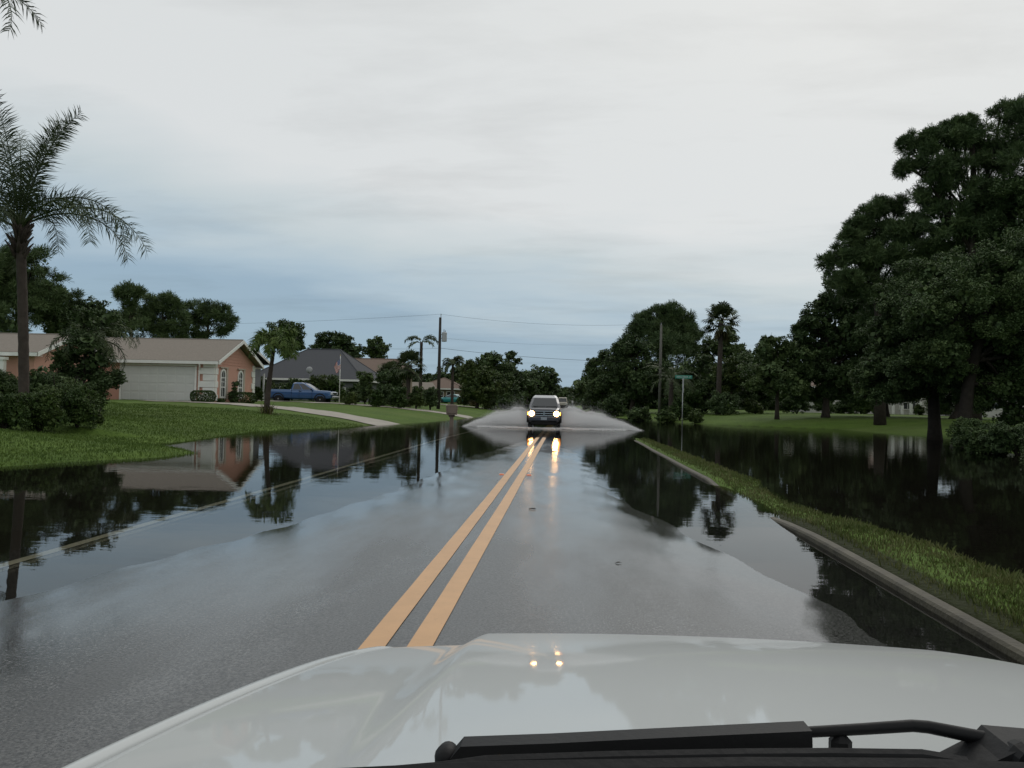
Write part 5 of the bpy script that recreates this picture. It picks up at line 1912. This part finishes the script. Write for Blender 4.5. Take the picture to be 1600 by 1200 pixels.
# far woods that read as one mass
def woods(name, spots, leaf, seed):
    rng = np.random.default_rng(seed)
    Vs = []
    for (px, Y, top) in spots:
        x = P(px, 620, Y).x
        z0 = g1(x, Y)
        zt = P(px, top, Y).z
        h = max(2.5, zt - z0)
        lob = []
        for k in range(10):
            r = h * rng.uniform(.18, .32)
            lob.append(((x + rng.uniform(-.5, .5) * h, Y + rng.uniform(-.3, .5) * h, z0 + rng.uniform(r * .6, h - r)), r))
        lob.append(((x, Y, z0 + h * .72), h * .27))
        for k in range(4):
            lob.append(((x + rng.uniform(-.5, .5) * h, Y + rng.uniform(-.2, .3) * h, z0 + rng.uniform(.05, .3) * h), h * .2))
        C, D, K = lobes_points(lob, leaf, 4.5, rng, .85, 9)
        Vs += [leaf_quads(C, leaf, rng, .3, .7), leaf_quads(K, leaf * 2.4, rng, .1, .8)]
        tr = []
    V = np.concatenate(Vs)
    o = mesh_np(name, V, quads_idx(len(V) // 4), 'oak_leaf')
    return tag(o, kind='stuff')


rw = random.Random(5)
w1 = woods('distant_woods', [(px, rw.uniform(150, 185), (582 if px < 680 else (592 if px < 722 else 570)) + rw.uniform(-8, 10)) for px in range(-160, 850, 18)], .42, 1)
tag(w1, 'dark wooded skyline far behind the houses on the left', 'woods')
w2 = woods('distant_woods', [(px, rw.uniform(270, 330), 605 + rw.uniform(-6, 4)) for px in range(800, 960, 7)], .6, 2)
tag(w2, 'small far line of trees closing the end of the road', 'woods')
w3 = woods('distant_woods', [(px, rw.uniform(118, 150), 566 + rw.uniform(-10, 10)) for px in range(935, 1800, 15)], .36, 3)
tag(w3, 'dark woods filling the gaps behind the right hand trees', 'woods')


# ------------------------------------------------------------------ grass blades
def blades(name, X, Y, Z, h, w, m, seed, label):
    rng = np.random.default_rng(seed)
    n = len(X)
    a = rng.uniform(0, 2 * PI, n)
    hh = h * rng.uniform(.5, 1.3, n)
    dx, dy = np.cos(a), np.sin(a)
    le = rng.uniform(.1, .7, n) * hh
    b = rng.uniform(0, 2 * PI, n)
    ww = w * rng.uniform(.6, 1.2, n) / 2
    p0 = np.stack([X - dx * ww, Y - dy * ww, Z - .01], -1)
    p1 = np.stack([X + dx * ww, Y + dy * ww, Z - .01], -1)
    p2 = np.stack([X + np.cos(b) * le + dx * ww * .3, Y + np.sin(b) * le + dy * ww * .3, Z + hh], -1)
    p3 = np.stack([X + np.cos(b) * le * .35 - dx * ww, Y + np.sin(b) * le * .35 - dy * ww, Z + hh * .6], -1)
    V = np.stack([p0, p1, p2, p3], 1).reshape(-1, 3)
    o = mesh_np(name, V, quads_idx(n), m)
    return tag(o, label, 'grass', kind='stuff')


foliage('verge_blade', [(.042, .058, .014), (.075, .10, .022), (.13, .13, .048)])
foliage('lawn_blade', [(.048, .084, .012), (.078, .128, .02), (.115, .165, .032)])
rng = np.random.default_rng(77)
n = 60000
Y = 2.5 + 31 * rng.uniform(0, 1, n) ** 1.9
X = 2.90 + 1.35 * rng.uniform(0, 1, n)
Z = gz(X, Y)
pn = wob(X * 2.1, Y * 1.7)
keep = (Z > -.02) & (rng.uniform(0, 1, n) < .75 + .5 * pn) & ((X > 2.99 + .05 * pn) | (rng.uniform(0, 1, n) < .18))
X, Y, Z = X[keep], Y[keep], Z[keep]
blades('verge_grass', X, Y, Z, (.044 + .024 * wob(X, Y)) * rng.choice([.6, 1, 1, 1.7], len(X)), .008 + .0004 * Y, 'verge_blade', 1, 'wet grass blades on the narrow verge beside the kerb')
n = 150000
Y = 12 + 36 * rng.uniform(0, 1, n) ** 1.4
X = -7.8 - 20 * rng.uniform(0, 1, n)
Z = gz(X, Y)
keep = (Z > -.015)
X, Y, Z = X[keep], Y[keep], Z[keep]
on_drive = (Y > 42) & (Y < 54)
X, Y, Z = X[~on_drive], Y[~on_drive], Z[~on_drive]
blades('lawn_grass_blades', X, Y, Z, .06, .02, 'lawn_blade', 2, 'short lawn grass along the flooded shore on the left')

# ------------------------------------------------------------------ sky and light
w = bpy.data.worlds.new('World')
S.world = w
w.use_nodes = True
nt = w.node_tree
bg = nt.nodes['Background']
SUN_EL, SUN_AZ = 38, 20          # behind the cloud deck, ahead and to the right
sky = nt.nodes.new('ShaderNodeTexSky')
sky.sky_type = 'NISHITA'
sky.sun_disc = False
sky.sun_elevation = R(SUN_EL)
sky.sun_rotation = R(SUN_AZ)
sky.air_density = 1.0
sky.dust_density = 2.0
tc = nt.nodes.new('ShaderNodeTexCoord')
sep = nt.nodes.new('ShaderNodeSeparateXYZ')
nt.links.new(tc.outputs['Generated'], sep.inputs[0])


def math_(op, a, b=None, c=None):
    n = nt.nodes.new('ShaderNodeMath')
    n.operation = op
    for i, v in enumerate((a, b, c)):
        if v is None:
            continue
        if isinstance(v, (int, float)):
            n.inputs[i].default_value = v
        else:
            nt.links.new(v, n.inputs[i])
    return n.outputs[0]


zc = math_('MAXIMUM', sep.outputs[2], 0.0)
den = math_('ADD', zc, .09)
u = math_('DIVIDE', sep.outputs[0], den)
v = math_('DIVIDE', sep.outputs[1], den)
comb = nt.nodes.new('ShaderNodeCombineXYZ')
nt.links.new(u, comb.inputs[0])
nt.links.new(v, comb.inputs[1])


def sn(scale, det, sx=1.0, sy=1.0, dist=0.0, off=0.0, rough=.55):
    mp = nt.nodes.new('ShaderNodeMapping')
    mp.inputs['Scale'].default_value = (sx, sy, 1)
    mp.inputs['Location'].default_value = (off, off * .7, off)
    nt.links.new(comb.outputs[0], mp.inputs['Vector'])
    n = nt.nodes.new('ShaderNodeTexNoise')
    n.inputs['Scale'].default_value = scale
    n.inputs['Detail'].default_value = det
    n.inputs['Roughness'].default_value = rough
    n.inputs['Distortion'].default_value = dist
    nt.links.new(mp.outputs[0], n.inputs['Vector'])
    return n.outputs[0]


# the deck: white overhead, bluer where it thins out low down and to the left
big = sn(.28, 4, 1, 1.1, .4, 3.0)
mid = sn(.9, 6, .8, 1.3, .25, 11.0)
e = math_('MULTIPLY_ADD', math_('SUBTRACT', big, .5), .20, zc)
e = math_('MULTIPLY_ADD', math_('SUBTRACT', mid, .5), .13, e)
e = math_('MULTIPLY_ADD', sep.outputs[0], .16, e)
ramp = nt.nodes.new('ShaderNodeValToRGB')
cr = ramp.color_ramp
cr.elements[0].position = 0.0
cr.elements[0].color = (.33, .46, .56, 1)
cr.elements[1].position = 1.0
cr.elements[1].color = (.715, .735, .735, 1)
for p_, c_ in ((.06, (.325, .45, .56)), (.11, (.43, .545, .63)), (.17, (.57, .645, .675)), (.25, (.74, .765, .77)), (.42, (.75, .77, .765))):
    el = cr.elements.new(p_)
    el.color = (*c_, 1)
nt.links.new(e, ramp.inputs[0])
# darker wisps
wisp = sn(1.5, 7, .7, 1.5, .2, 23.0, .6)
wr_ = nt.nodes.new('ShaderNodeMapRange')
wr_.inputs[1].default_value = .5
wr_.inputs[2].default_value = .68
wr_.inputs[3].default_value = 1.0
wr_.inputs[4].default_value = .91
nt.links.new(wisp, wr_.inputs[0])
scl = nt.nodes.new('ShaderNodeVectorMath')
scl.operation = 'SCALE'
nt.links.new(ramp.outputs[0], scl.inputs[0])
nt.links.new(wr_.outputs[0], scl.inputs['Scale'])
sk = nt.nodes.new('ShaderNodeVectorMath')
sk.operation = 'SCALE'
sk.inputs['Scale'].default_value = .06
nt.links.new(sky.outputs[0], sk.inputs[0])
mixs = nt.nodes.new('ShaderNodeMixRGB')
mixs.inputs[0].default_value = .93
nt.links.new(sk.outputs[0], mixs.inputs[1])
nt.links.new(scl.outputs[0], mixs.inputs[2])
nt.links.new(mixs.outputs[0], bg.inputs[0])
bg.inputs[1].default_value = 1.0

sun = bpy.data.lights.new('sun', 'SUN')
sun.energy = .5
sun.angle = R(25)
sun.color = (1, .96, .9)
so = bpy.data.objects.new('sun', sun)
COL.objects.link(so)
so.rotation_euler = (R(90 - SUN_EL), 0, R(180 - SUN_AZ))

S.view_settings.view_transform = 'Standard'
S.view_settings.look = 'None'
S.view_settings.exposure = 0
S.view_settings.gamma = 1
S.view_settings.use_curve_mapping = False
S.render.engine = 'CYCLES'
S.cycles.max_bounces = 14
S.cycles.diffuse_bounces = 8
S.cycles.transmission_bounces = 10
S.cycles.volume_bounces = 12
S.cycles.adaptive_threshold = .005
S.cycles.transparent_max_bounces = 12
S.cycles.sample_clamp_indirect = 6
S.cycles.caustics_reflective = False
S.cycles.caustics_refractive = False
S.cycles.use_denoising = True
